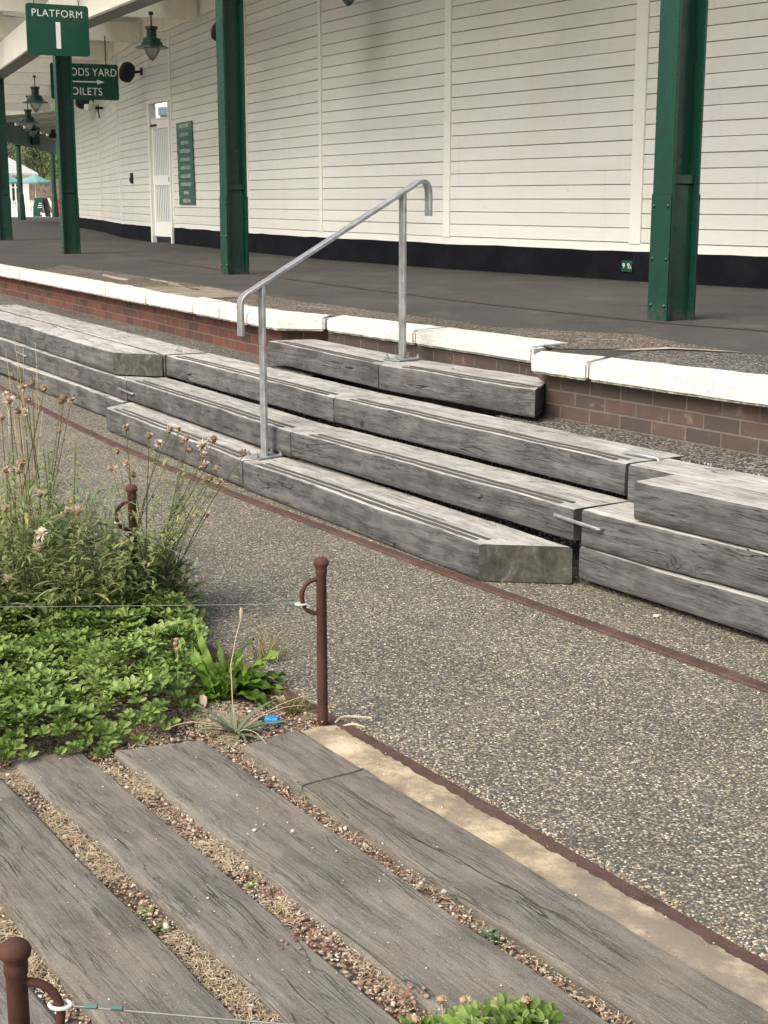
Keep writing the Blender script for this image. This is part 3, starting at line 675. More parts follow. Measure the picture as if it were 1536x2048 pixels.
# pale yard building glimpsed through the gate
yb = thing('yard_building', 'pale rendered yard building seen through the slatted gate', 'building', (-4.0, 42, 0))
m1 = MB(); m1.prism([(-8.0, 42.4), (-2.0, 40.4), (-1.0, 44.5), (-7.6, 47)], 0, 5.4); m1.build('wall', mat_flat('yard_render', (.86, .83, .73), .9, 0, .06, 3), yb, smooth=False)
m1 = MB(); m1.prism([(-8.1, 42.3), (-2.0, 40.1), (-.8, 44.6), (-7.6, 47.3)], 5.402, 5.6); m1.build('roof', M_IRON, yb, smooth=False)
m1 = MB(); c = Vector((-6.25, 41.77)); m1.box((c.x, c.y, P + 3.28), (.30, .08, .22), math.atan2(-2.6, 8)); m1.build('window', mat_flat('blue_pane', (.15, .23, .30), .3), yb, smooth=False)

# ------------------------------------------------------------------ lettering
def text_mesh(B, s, size, origin, dx, dz, up_off, mi=0, align='CENTER', stretch=1.0, spacing=1.0, bold=0.0):
    cu = bpy.data.curves.new('lettering', 'FONT'); cu.body = s; cu.size = size; cu.align_x = align; cu.extrude = .0; cu.space_character = spacing; cu.offset = bold
    ob = bpy.data.objects.new('lettering', cu); COL.objects.link(ob)
    bpy.context.view_layer.update()
    me = ob.evaluated_get(bpy.context.evaluated_depsgraph_get()).to_mesh()
    nrm = Vector(dx).cross(Vector(dz)).normalized()
    O = Vector(origin)
    vs = [O + Vector(dx) * v.co.x * stretch + Vector(dz) * v.co.y + nrm * up_off for v in me.vertices]
    B.add(vs, [tuple(p.vertices) for p in me.polygons], mi)
    ob.to_mesh_clear(); bpy.data.objects.remove(ob); bpy.data.curves.remove(cu)
def rounded(w, h, r, k=5):
    out = []
    for cx, cy, a0 in ((w / 2 - r, h / 2 - r, 0), (-w / 2 + r, h / 2 - r, 90), (-w / 2 + r, -h / 2 + r, 180), (w / 2 - r, -h / 2 + r, 270)):
        for i in range(k + 1): a = R(a0 + 90 * i / k); out.append((cx + r * math.cos(a), cy + r * math.sin(a)))
    return out
def plate(B, c, dx, dz, w, h, r, t, mi=0):
    c = Vector(c); dx = Vector(dx); dz = Vector(dz); n = dx.cross(dz).normalized(); pts = rounded(w, h, r); k = len(pts)
    vs = [c + dx * x + dz * y + n * q for q in (t / 2, -t / 2) for x, y in pts]
    B.add(vs, [tuple(range(k)), tuple(range(k, 2 * k))[::-1]] + [(i, k + i, k + (i + 1) % k, (i + 1) % k) for i in range(k)], mi)
def chain(B, p, q, r=.004):
    p = Vector(p); q = Vector(q); n = max(2, int((q - p).length / .045))
    for i in range(n):
        c = p + (q - p) * (i + .5) / n; pts = []
        for k in range(9):
            a = 2 * math.pi * k / 8; e = Vector((1, 0, 0)) if i % 2 else Vector((0, 1, 0)); pts.append(c + e * .012 * math.cos(a) + Vector((0, 0, 1)) * .026 * math.sin(a))
        B.tube(pts, r, 5, cap=False)
# platform number sign, hung from the canopy over the platform edge
DX = Vector((.895, .445, 0)).normalized(); DZ = Vector((0, 0, 1))
sg = thing('hanging_sign', 'green hanging sign reading PLATFORM 1', 'sign', (-4.32, 19.72, 3.87))
c = Vector((-4.315, 19.72, 3.874)); 
b_ = MB(); plate(b_, c, DX, DZ, .83, .645, .042, .03); b_.build('panel', M_SIGN, sg, angle=30)
b_ = MB(); text_mesh(b_, 'PLATFORM', .128, c - DX * .005 + DZ * .165, DX, DZ, .0175, stretch=1.0, spacing=1.12); b_.build('lettering', M_WHITE, sg, smooth=False); b_ = MB()
b_.add([c + DX * x + DZ * z + DX.cross(DZ).normalized() * .0175 for x, z in ((-.032, -.235), (.030, -.235), (.030, .10), (-.032, .10))], [(0, 1, 2, 3)]); b_.build('numeral', M_WHITE, sg, smooth=False)
for x in (-.30, .29):
    b_ = MB(); chain(b_, c + DX * x + DZ * .32, c + DX * x + DZ * .90); b_.build('chain', M_IRON, sg)
sg = thing('direction_sign', 'green hanging sign with GOODS YARD, an arrow and TOILETS', 'sign', (-5.85, 28.6, 3.7))
DX2 = Vector((.93, .37, 0)).normalized(); c = Vector((-5.765, 28.5, 3.905))
b_ = MB(); plate(b_, c, DX2, DZ, 1.30, .665, .04, .03); b_.build('panel', M_SIGN, sg, angle=30)
b_ = MB(); text_mesh(b_, 'GOODS YARD', .205, c + DX2 * .03 + DZ * .110, DX2, DZ, .0175, stretch=.86, spacing=1.05); b_.build('lettering', M_WHITE, sg, smooth=False); b_ = MB(); text_mesh(b_, 'TOILETS', .200, c - DX2 * .03 - DZ * .245, DX2, DZ, .0175, stretch=.92, spacing=1.06); b_.build('lettering', M_WHITE, sg, smooth=False); b_ = MB()
nn = DX2.cross(DZ).normalized() * .0175
b_.add([c + DX2 * x + DZ * z + nn for x, z in ((-.45, -.012), (.26, -.012), (.26, .012), (-.45, .012))], [(0, 1, 2, 3)])
b_.add([c + DX2 * x + DZ * z + nn for x, z in ((.23, -.045), (.38, 0), (.23, .045))], [(0, 1, 2)])
b_.build('arrow', M_WHITE, sg, smooth=False)
for x in (-.5, .42):
    b_ = MB(); b_.tube([c + DX2 * x + DZ * .335, c + DX2 * x + DZ * .86], .012, 6); b_.build('hanger_rod', M_IRON, sg)

# directory plates beside the gate
a, b, d, o = facet(5); dirs = ['MARINE STREET', 'CLOCK VIEW', 'MUSIC BAR', 'COFFEE HOUSES', 'THE FISH SHACK', 'BURGERS & TINY PIZZA', 'BAKED & LOADED', 'PUMPING HOUSE', 'PINKIES', 'MERCURIAN']
d3 = Vector((d.x, d.y, 0))
words = ['topmost pale', 'second', 'third', 'fourth', 'fifth', 'sixth', 'seventh', 'eighth', 'ninth', 'lowest']
M_PALE = mat_paint('faded_plate_green', (.06, .16, .115), .4, (.14, .22, .19), .6, .04, False, 2)
for k, s_ in enumerate(dirs):
    zc = P + 2.222 - .149 * (k + .5); x = 1.0 + .008 * k
    cc = Vector((a.x + d.x * x + o.x * .02, a.y + d.y * x + o.y * .02, zc))
    sp = thing('directory_plate', f'{words[k]} green directory plate from the top beside the gate' if k not in (0, 9) else f'{words[k]} green plate of the directory beside the gate', 'sign', cc, 'directory plates')
    b_ = MB(); plate(b_, cc, d3, DZ, 1.12, .141, .004, .012); b_.build('panel', M_PALE if k == 0 else M_SIGNP, sp, smooth=False)
    b_ = MB(); wdt = .062 * len(s_); text_mesh(b_, s_, .085, cc - DZ * .03, d3, DZ, .008, stretch=min(1.15, .78 / max(.3, .054 * len(s_)))); b_.build('lettering', M_WHITE, sp, smooth=False)
# little number plate on the plinth
a, b, d, o = facet(8); q = a + d * 3.18; cc = Vector((q.x + o.x * .035, q.y + o.y * .035, P + .148)); d3 = Vector((d.x, d.y, 0))
sp = thing('number_plate', 'small green plate reading 9 9A on the black base', 'sign', cc)
b_ = MB(); plate(b_, cc, d3, DZ, .155, .115, .003, .006); b_.build('panel', M_SIGN, sp, smooth=False)
b_ = MB(); text_mesh(b_, '9', .075, cc - d3 * .045 - DZ * .022, d3, DZ, .005); text_mesh(b_, '9', .075, cc + d3 * .025 - DZ * .022, d3, DZ, .005); text_mesh(b_, 'A', .042, cc + d3 * .057 - DZ * .027, d3, DZ, .005); b_.build('lettering', M_WHITE, sp, smooth=False)

# ------------------------------------------------------------------ canopy
def column(label, x, y, ang, h=3.45, w=.20, dp=.25):
    t = thing('canopy_column', label, 'column', (x, y, P), 'green canopy columns')
    M = Matrix.Translation((x, y, 0)) @ Matrix.Rotation(ang, 4, 'Z')
    def bx(B, cx, cy, sx, sy, z0, z1):
        bm = bmesh.new(); bmesh.ops.create_cube(bm, size=1)
        for p in bm.verts: p.co = Vector((cx + p.co.x * sx, cy + p.co.y * sy, (z0 + z1) / 2 + p.co.z * (z1 - z0)))
        bmesh.ops.bevel(bm, geom=bm.edges[:], offset=.003, segments=2, affect='EDGES'); B.bm(bm, M)
    B = MB(); f = .022
    # local x runs along the platform, local y toward the wall
    bx(B, 0, -dp / 2 + f / 2, w, f, P - .01, P + h); bx(B, 0, dp / 2 - f / 2, w, f, P - .01, P + h); bx(B, 0, 0, .024, dp - 2 * f - .001, P - .01, P + h)
    B.build('shaft', M_GREEN, t)
    B = MB(); hb = .86
    bx(B, 0, -dp / 2 - .0035, w + .006, .006, P - .01, P + hb); bx(B, 0, dp / 2 + .0035, w + .006, .006, P - .01, P + hb)
    for sgn in (-1, 1): bx(B, sgn * .034, 0, .040, dp - 2 * f - .004, P - .01, P + hb + .06); bx(B, sgn * .044, 0, .05, dp - 2 * f - .008, P + hb + .07, P + hb + .13)
    B.build('base_casing', M_GREEN, t)
    for i in range(3):
        for yy in (-.07, .07):
            B = MB(); B.lathe([(.015, 0), (.013, .007), (.006, .011)], (0, 0, 0), 8); q = M @ Vector((yy, -dp / 2 - .006, P + (.10, .42, .78)[i]))
            Rm = Matrix.Rotation(ang, 3, 'Z') @ Matrix.Rotation(R(90), 3, 'X')
            B.v = [tuple(q + Rm @ Vector(p)) for p in B.v]; B.build('bolt', M_GREEN, t, angle=50)
    return t
CL = [(2.02, 10.06), (-1.69, 16.34), (-4.90, 22.60), (-7.93, 30.35), (-11.4, 46.5)]
cl_lab = ['nearest green riveted column at right before the boards', 'green column standing between handrail and directory plates', 'green column behind the PLATFORM 1 sign, left of the gate', 'green column cut by the left picture edge', 'distant green column hidden behind the others']
for k, (x, y) in enumerate(CL[:4]):
    j = min(max(k, 0), len(CL) - 2); dd = Vector(CL[max(0, k - 1)]) - Vector(CL[min(k + 1, len(CL) - 1)])
    column(cl_lab[k], x, y, math.atan2(dd.y, dd.x), 3.255)
# far columns with octagonal feet and head brackets
for lab, x, y in (('far green column with an octagonal foot, left of the sandwich board', -15.2, 60.85), ('farthest green column right of the sandwich board', -16.2, 71.5)):
    t = thing('canopy_column', lab, 'column', (x, y, P), 'green canopy columns')
    B = MB(); B.lathe([(.17, 0), (.17, .60), (.15, .66), (.15, .72), (.13, 1.05), (.12, 1.1)], (x, y, P - .004), 8); B.build('foot', M_GREEN, t)
    B = MB(); B.lathe([(.115, 1.1), (.105, 3.0), (.17, 3.05), (.17, 3.15), (.12, 3.16), (.12, 4.0)], (x, y, P), 10); B.build('shaft', M_GREEN, t)
    B = MB(); B.box((x + .55, y - .2, P + 3.6), (.9, .08, 1.1), -.2); B.build('bracket', M_VAL, t, smooth=False)
# long beam on the column heads
def zb(y): return 4.125
bp = [(2.9, 8.6), (2.02, 10.06), (-1.69, 16.34), (-4.90, 22.60), (-8.10, 30.80)]
lbm = thing('longitudinal_beam', 'long cream beam with underside shade painted grey along the heads of the green columns', 'beam', (-1.69, 16.34, 4.12))
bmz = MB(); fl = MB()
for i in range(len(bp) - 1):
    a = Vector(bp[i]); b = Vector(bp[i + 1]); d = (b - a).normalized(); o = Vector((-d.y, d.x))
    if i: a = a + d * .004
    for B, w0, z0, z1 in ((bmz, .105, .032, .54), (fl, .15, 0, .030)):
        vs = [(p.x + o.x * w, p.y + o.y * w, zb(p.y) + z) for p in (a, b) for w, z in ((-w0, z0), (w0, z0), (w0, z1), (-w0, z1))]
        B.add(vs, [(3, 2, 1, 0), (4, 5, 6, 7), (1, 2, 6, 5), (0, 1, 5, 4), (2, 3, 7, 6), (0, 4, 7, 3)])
bmz.build('beam_web', M_BEAM, lbm, smooth=False); fl.build('underside_shade_slab', mat_flat('underside_shade_grey', (.20, .20, .185), .6, 0, .1, 5), lbm, smooth=False)  # slab added below the beam; its grey paints in the underside's shade
# cross beams from the wall out past the columns
WALLX = [(-14.8, 62.5), (-12.2, 53.6)] + WALL[1:]
def along(dist):
    WALL = WALLX
    i = len(WALL) - 2
    while i >= 0:
        b = Vector(WALL[i + 1]); a = Vector(WALL[i]); L = (b - a).length
        if dist <= L: return b + (a - b) * dist / L, (b - a).normalized()
        dist -= L; i -= 1
    return Vector(WALL[0]), (Vector(WALL[1]) - Vector(WALL[0])).normalized()
S_A = sum((Vector(WALL[i + 1]) - Vector(WALL[i])).length for i in range(6, len(WALL) - 1)) + 2.55   # arc length from the near end to the lamp beam
cb_lab = ['cream cross beam nearest the camera, above the columns', 'cream cross beam above the middle bay of boards', 'cream cross beam ahead of the first hanging lamp', 'cream cross beam carrying the big green lamp', 'cream cross beam next beyond the big green lamp', 'cream cross beam holding the direction sign', 'cream cross beam above the second green lamp', 'cream cross beam in the far bay, third from the end', 'cream cross beam in the far bay, second from the end', 'cream cross beam at the end of the curved wall', 'cream cross beam beyond the end of the wall']
XB = []
for k in range(-3, 9):
    p, d = along(S_A + 3.85 * k)
    dd = Vector((.335, -.942)) if k >= 0 else d
    dd = (dd * .6 + d * .4).normalized()
    o = Vector((dd.y, -dd.x)); o = -o if o.x > 0 else o
    XB.append((p, o))
    t = thing('cross_beam', cb_lab[min(k + 3, 10)] if k < 8 else 'last cream cross beam before the far canopy', 'beam', (p.x, p.y, 4.70), 'cream canopy cross beams')
    L = 4.5; ang = math.atan2(o.y, o.x); c = p + o * (L / 2 + .14)
    B = MB(); B.box((c.x, c.y, 4.71 + .18), (L, .15, .36), ang, bev=.006); B.build('joist', M_BEAM, t)
    e = p + o * .20; B = MB(); B.box((e.x, e.y, 4.70 + .18), (.16, .20, .375), ang, bev=.006); B.build('end_shoe', M_BEAM, t)
    B = MB(); nv = Vector((-o.y, o.x))
    for zz in (4.79, 4.98):
        for sg_ in (-1, 1):
            q = e + nv * .10 * sg_; B.tube([(q.x, q.y, zz), (q.x + nv.x * .012 * sg_, q.y + nv.y * .012 * sg_, zz)], .018, 8)
    B.build('bolt', M_BEAM, t)
# glazed canopy roof with bars
rf = thing('canopy_roof', 'glazed canopy roof with cream glazing bars over the platform', 'roof', (-2, 20, 5.4))
gl = MB(); br = MB(); bd = MB()
XB2 = [(Vector((5.9, 11.0)), Vector((-.75, -.66)))] + XB
for i in range(len(XB2) - 1):
    (p, o), (q, o2) = XB2[i], XB2[i + 1]
    def pt(u, v): 
        A = p + o * v; B_ = q + o2 * v; c = A + (B_ - A) * u; return (c.x, c.y, 5.14 + .10 * v * (1 if v < 2.6 else 1))
    gl.add([pt(0, .9), pt(1, .9), pt(1, 2.5), pt(0, 2.5)], [(0, 1, 2, 3)]); gl.add([pt(0, 3.1), pt(1, 3.1), pt(1, 4.7), pt(0, 4.7)], [(0, 1, 2, 3)])
    bd.add([pt(0, -.2), pt(1, -.2), pt(1, .9), pt(0, .9)], [(0, 1, 2, 3)]); bd.add([pt(0, 2.5), pt(1, 2.5), pt(1, 3.1), pt(0, 3.1)], [(0, 1, 2, 3)])
    for u in (.02, .25, .5, .75):
        a3 = Vector(pt(u, .45)); b3 = Vector(pt(u, 4.7)); br.tube([a3 - Vector((0, 0, .02)), b3 - Vector((0, 0, .02))], .022, 4)
gl.build('glazing', M_ROOFGL, rf, smooth=False); br.build('glazing_bar', M_BEAM, rf); 
o = bd.build('roof_boards', mat_paint('roof_board_paint', (.62, .585, .50), .6, (.48, .45, .38), .5), rf, smooth=False)

# hanging lamps
def lamp(label, x, y, z, s=1.0, top=None):
    t = thing('hanging_lamp', label, 'lamp', (x, y, z), 'green station lamps')
    B = MB(); pr = [(.0, .62), (.118, .62), (.122, .575), (.095, .56), (.092, .43), (.135, .41), (.165, .40), (.168, .345), (.195, .34), (.20, .295), (.225, .275), (.312, .244), (.318, .232), (.15, .228), (.0, .23)]
    B.lathe([(r * s, zz * s) for r, zz in pr[::-1]], (x, y, z), 24); B.build('hood', M_GREEN, t, angle=25)
    B = MB(); B.lathe([(.008 * s, 0), (.05 * s, .035 * s), (.11 * s, .11 * s), (.145 * s, .19 * s), (.148 * s, .224 * s)], (x, y, z), 20); B.build('glass_globe', M_GLASS, t)
    B = MB(); B.lathe([(.02 * s, .12 * s), (.045 * s, .15 * s), (.03 * s, .22 * s)], (x, y, z), 12); B.build('bulb', M_WHITE, t)
    B = MB(); B.tube([(x, y, z + .61 * s), (x, y, z + .68 * s), (x, y, (top or z + .95 * s))], .014, 6); B.lathe([(.04, 0), (.04, .05)], (x, y, (top or z + .95 * s) - .05), 8); B.build('hook', M_IRON, t)
    return t
lamp('large green lamp with clear glass hanging by the gate', -3.855, 24.7, 3.94, .88, 4.72)
lamp('second green lamp, highest of the far cluster', -8.74, 37.0, 3.83, 1.0, 4.72)
lamp('third green lamp, overlapping its neighbour in the far cluster', -10.64, 44.0, 3.70, 1.0, 4.72)
lamp('fourth green lamp, lowest of the far cluster', -13.16, 55.0, 3.98, 1.0, 4.72)
lamp('farthest green lamp half hidden by the sign column', -13.96, 62.0, 4.01, 1.0, 4.75)
lamp('green lamp above the boards, only its glass tip showing', -.45, 18.9, 4.07, 1.0, 4.72)
# loudspeakers on the wall
def speaker(label, i, x, z, sc=1.0):
    a, b, d, o = facet(i); q = a + d * x; c = Vector((q.x + o.x * .30, q.y + o.y * .30, P + z))
    t = thing('loudspeaker', label, 'loudspeaker', c, 'black wall loudspeakers')
    B = MB(); bm = bmesh.new(); bmesh.ops.create_cube(bm, size=1); bmesh.ops.subdivide_edges(bm, edges=bm.edges[:], cuts=5, use_grid_fill=True)
    for v in bm.verts:
        n = v.co.normalized(); v.co = v.co * .12 + n * .44; v.co = Vector((v.co.x * .22, v.co.y * .32, v.co.z * .42)) * sc
    B.bm(bm, Matrix.Translation(c) @ Matrix.Rotation(math.atan2(o.y, o.x) + R(70), 4, 'Z') @ Matrix.Rotation(R(22), 4, 'Y') @ Matrix.Rotation(R(-20), 4, 'X')); B.build('cabinet', M_BLACK, t)
    B = MB(); B.tube([(q.x + o.x * .01, q.y + o.y * .01, P + z + .02), (c.x - o.x * .08, c.y - o.y * .08, c.z)], .025, 8); B.box((q.x + o.x * .02, q.y + o.y * .02, P + z + .02), (.10, .03, .14), math.atan2(d.y, d.x)); B.build('bracket', M_IRON, t)
speaker('black loudspeaker on the wall right of the direction sign', 3, 3.25, 3.30)
speaker('black loudspeaker mostly hidden below the direction sign', 1, 5.1, 3.42, 1.2)
speaker('black loudspeaker peeping out left of the middle column', 5, 4.42, 3.44, .8)
a, b, d, o = facet(2); q = a + d * 1.9; c = Vector((q.x + o.x * .28, q.y + o.y * .28, P + 3.06))
t = thing('security_camera', 'white security camera on the wall under the direction sign', 'camera', c)
B = MB(); B.box(c, (.42, .16, .16), math.atan2(o.y, o.x) + .8, bev=.02); B.build('housing', M_THIMBLE, t)
B = MB(); B.lathe([(.02, -.30), (.09, -.22), (.11, -.10), (.10, -.06)], c, 12); B.build('dome', M_THIMBLE, t)
B = MB(); B.tube([(q.x, q.y, c.z), tuple(c)], .03, 8); B.tube([(q.x + o.x * .12, q.y + o.y * .12, c.z + .1), (q.x + o.x * .1, q.y + o.y * .1, c.z - .25)], .016, 6); B.build('bracket', M_IRON, t)
a, b, d, o = facet(3); q = a + d * 1.74; B = MB(); B.box((q.x + o.x * .03, q.y + o.y * .03, P + 1.27), (.05, .06, .22), math.atan2(d.y, d.x)); B.box((q.x + o.x * .03 - d.x * .09, q.y + o.y * .03 - d.y * .09, P + 1.24), (.10, .06, .10), math.atan2(d.y, d.x), bev=.01)
tag(B.build('wall_tap', M_IRON, smooth=False), 'small dark wall fitting low on the curved boards', 'fitting')

# ------------------------------------------------------------------ the handrail
hr = thing('handrail', 'galvanised flat bar handrail with hooked ends on the steps', 'handrail', (-.72, 8.37, .175))
f0 = Vector((-.715, 8.38, .178)); f1 = Vector((.115, 8.895, .703)); A_ = Vector((f1.x - f0.x, f1.y - f0.y, 0)).normalized(); T_ = Vector((-A_.y, A_.x, 0))
def flat_bar(B, pts, wd, th):
    pts = [Vector(p) for p in pts]; vs = []
    for i, p in enumerate(pts):
        d = (pts[min(i + 1, len(pts) - 1)] - pts[max(i - 1, 0)]).normalized(); nn = d.cross(T_).normalized()
        bev = .004
        for u, v in ((-wd / 2 + bev, -th / 2), (wd / 2 - bev, -th / 2), (wd / 2, -th / 2 + bev), (wd / 2, th / 2 - bev), (wd / 2 - bev, th / 2), (-wd / 2 + bev, th / 2), (-wd / 2, th / 2 - bev), (-wd / 2, -th / 2 + bev)):
            vs.append(p + T_ * u + nn * v)
    n = 8; k = len(pts)
    B.add(vs, [(i * n + j, i * n + (j + 1) % n, (i + 1) * n + (j + 1) % n, (i + 1) * n + j) for i in range(k - 1) for j in range(n)] + [tuple(range(n))[::-1], tuple(range((k - 1) * n, k * n))])
ht0 = f0 + Vector((0, 0, 1.022)); ht1 = f1 + Vector((0, 0, 1.024)); dr = (ht1 - ht0).normalized()
for p, tp in ((f0, ht0), (f1, ht1)):
    B = MB(); flat_bar(B, [p + Vector((0, 0, .008)), (p + tp) / 2, tp - Vector((0, 0, .010))], .062, .022); B.build('post', M_GALV, hr, angle=24)
pts = []
e0 = ht0 - dr * .125; e1 = ht1 + dr * .085
pts.append(e0 + Vector((0, 0, -.235)) - A_ * .03); pts.append(e0 + Vector((0, 0, -.06)) - A_ * .03)
for k in range(6): 
    t = k / 5; a3 = e0 + Vector((0, 0, -.06)) - A_ * .03; m3 = e0 + Vector((0, 0, -.005)) - A_ * .03; b3 = e0 + dr * .05; pts.append(a3 * (1 - t) ** 2 + m3 * 2 * t * (1 - t) + b3 * t * t)
for k in range(1, 8): pts.append(e0 + (e1 - e0) * k / 8)
c3 = e1 + A_ * .065 + Vector((0, 0, .0)); 
for k in range(9):
    t = k / 8; b3 = e1 + A_ * .115 + Vector((0, 0, -.075)); m3 = e1 + dr * .07 + Vector((0, 0, .015)); m4 = e1 + A_ * .12 + Vector((0, 0, .035))
    pts.append(e1 * (1 - t) ** 3 + m3 * 3 * t * (1 - t) ** 2 + m4 * 3 * t * t * (1 - t) + b3 * t ** 3)
pts.append(e1 + A_ * .115 + Vector((0, 0, -.185)))
B = MB(); flat_bar(B, pts, .062, .022); B.build('rail_bar', M_GALV, hr, angle=24)
for p in (f0, f1):
    B = MB(); B.box((p.x, p.y, p.z + .004), (.20, .15, .010), math.atan2(A_.y, A_.x) + R(12), bev=.003); pl_ = B.build('base_plate', M_GALV, hr)
    for sx, sy in ((-.08, -.055), (.08, -.055), (-.08, .055), (.08, .055)):
        q = p + A_ * sx + T_ * sy; B = MB(); B.lathe([(.014, .009), (.014, .020), (.007, .020), (.007, .036)], q, 6); B.build('bolt', M_GALV, pl_, angle=20)

# steel dogs (staples) holding the timbers together
def dog(label, p, q, into, r=.007):
    p = Vector(p); q = Vector(q); into = Vector(into); B = MB(); m = (p + q) / 2
    B.tube([p + into * .03, p + into * .004, p - into * .004 + (q - p) * .03, m - into * .006, q - into * .004 - (q - p) * .03, q + into * .004, q + into * .03], [r * .7, r, r, r * 1.05, r, r, r * .7], 8)
    return tag(B.build('timber_dog', M_STEEL), label, 'staple', 'steel timber dogs')
IN = Vector((.856, .517, 0)); DN = Vector((0, 0, -1))
def frt(x, y, z): return Vector((x, y, z)) - IN * .012
dog('bright steel dog bridging the dark gap by the right stack', frt(.772, 6.215, .305), frt(.938, 5.985, .290), IN, .008)
dog('steel dog lying on top where the third tread meets the stack', (1.115, 6.50, .533), (1.245, 6.33, .533), DN, .008)
dog('steel dog on the front of the far stack beside the second tread', frt(-2.03, 10.86, .272), frt(-1.875, 10.585, .262), IN)
dog('steel dog on top at the mitred end of the far stack', (-1.63, 11.14, .533), (-1.545, 10.98, .533), DN)
dog('steel dog on the front of the stack near the dry stalks', frt(-3.45, 13.41, .285), frt(-3.31, 13.155, .270), IN)
dog('steel dog on top between the two rear timbers', (-3.09, 13.30, .533), (-2.99, 13.12, .533), DN)
dog('steel dog on top at the left picture edge', (-4.25, 15.9, .533), (-4.12, 15.72, .533), DN)

# ------------------------------------------------------------------ foreground sleepers
GS = 'old sleepers laid in the ballast'
def sl_(label, s0, s1, n0, n1, z1, c0=0.0, am=.007):
    a = tn(s0, n0); b = tn(s1, n0)
    return timber('railway_sleeper', label, a, b, n1 - n0, -.02, z1, slant(c0), None, None, [M_SLEEPER, M_SLEEPER], GS, 'sleeper', .012, am)
sl_('grey sleeper at the lower left corner behind the near post', -4.3, -1.0, .60, .885, .032)
sl_('grey sleeper with saw marks, second from the lower left corner', -4.35, -1.0, .95, 1.20, .038)
sl_('worn sleeper with red chips, third from the lower left corner', -3.97, -1.0, 1.275, 1.475, .036, .3)
sl_('wide smooth sleeper in the middle of the row', -3.86, -1.0, 1.555, 1.83, .036, .25)
sl_('short sleeper piece ending at the iron post', -3.655, -3.30, 1.89, 2.105, .050, -.1, .005)
sl_('long sleeper alongside the sandy mortar strip', -3.295, -1.0, 1.885, 2.12, .044, -.1)

# loose stones, dry grass and weeds in the gaps
def in_gap(edge=True):
    k = rnd.random()
    g = ((.885, .95, -3.9, -1.9), (1.20, 1.275, -4.1, -1.9), (1.475, 1.555, -4.1, -1.9), (1.83, 1.888, -4.05, -1.9), (1.05, 2.05, -4.12, -3.88), (1.9, 2.24, -4.0, -3.70))
    wt = (.16, .20, .22, .15, .15, .12); c = 0
    for w_, q in zip(wt, g):
        c += w_
        if k < c: break
    return rnd.uniform(q[2], q[3]), rnd.uniform(q[0] - .004, q[1] + .004), q
B = MB(); ico = bmesh.new(); bmesh.ops.create_icosphere(ico, subdivisions=1, radius=1); IV = [v.co.copy() for v in ico.verts]; IF = [[v.index for v in f.verts] for f in ico.faces]; ico.free()
def stone(B, x, y, z, r, tint):
    sc = Vector((rnd.uniform(.7, 1.3), rnd.uniform(.7, 1.3), rnd.uniform(.5, .9))) * r; rz = rnd.random() * 6; c_, s_ = math.cos(rz), math.sin(rz)
    vs = []
    for v in IV:
        q = v * rnd.uniform(.82, 1.15); qx, qy = q.x * sc.x, q.y * sc.y; vs.append((x + qx * c_ - qy * s_, y + qx * s_ + qy * c_, z + q.z * sc.z))
    B.add(vs, IF, 0, tint)
for i in range(11000):
    s, n, q = in_gap(); x, y = tn(s, n); r = rnd.uniform(.0015, .0036) if rnd.random() < .92 else rnd.uniform(.004, .008)
    stone(B, x, y, .006 + r * .4 + rnd.random() * .012, r, rnd.random())
kind(B.build('gravel', M_STONE, tint=True, angle=25), 'stuff')
B = MB()
def dens(x, y): return noise.noise((x * 4.3, y * 4.3, 4)) 
for i in range(22000):
    s, n, q = in_gap(); x, y = tn(s, n)
    if dens(x, y) < -.05 or (q[0] > 1.8 and q[0] < 1.85 and rnd.random() < .8): continue
    a_ = rnd.random() * 6.283; el = rnd.uniform(-.05, .45)
    B.leaf((x, y, .012 + rnd.random() * .012), (math.cos(a_), math.sin(a_), el), (0, 0, 1), rnd.uniform(.012, .034), rnd.uniform(.0008, .0016), rnd.uniform(.3, 1.5), 2, 0, prof=(1, .8, .2), tint=rnd.random())
kind(B.build('dry_grass', M_STRAW, tint=True, angle=0), 'stuff')
# loose grit drifted along the rails and against the timbers
B = MB(); fr_ = smooth_line([(-2.95, 11.85), (-2.09, 10.2), (-1.04, 8.38), (-.30, 7.22), (.43, 6.1), (.87, 5.45), (1.35, 4.73), (2.2, 3.4)], 6)
for i in range(1500):
    if i % 3: s = rnd.uniform(-4.2, -1.6); n = 2.305 + abs(rnd.gauss(0, .035)); x, y = tn(s, n)
    else: q = rnd.choice(fr_); x, y = q.x + rnd.gauss(0, .09) + .02, q.y + rnd.gauss(0, .12)
    stone(B, x, y, .002, rnd.uniform(.0018, .0042), rnd.uniform(.35, 1))
for i in range(420):
    x, y = rnd.uniform(-.6, 1.6), 0; s, n = rnd.uniform(-6.5, -1.8), rnd.uniform(2.4, 3.6); x, y = tn(s, n); stone(B, x, y, .002, rnd.uniform(.002, .0045), rnd.uniform(.5, 1))
kind(B.build('loose_grit', M_STONE, tint=True, angle=25), 'stuff')
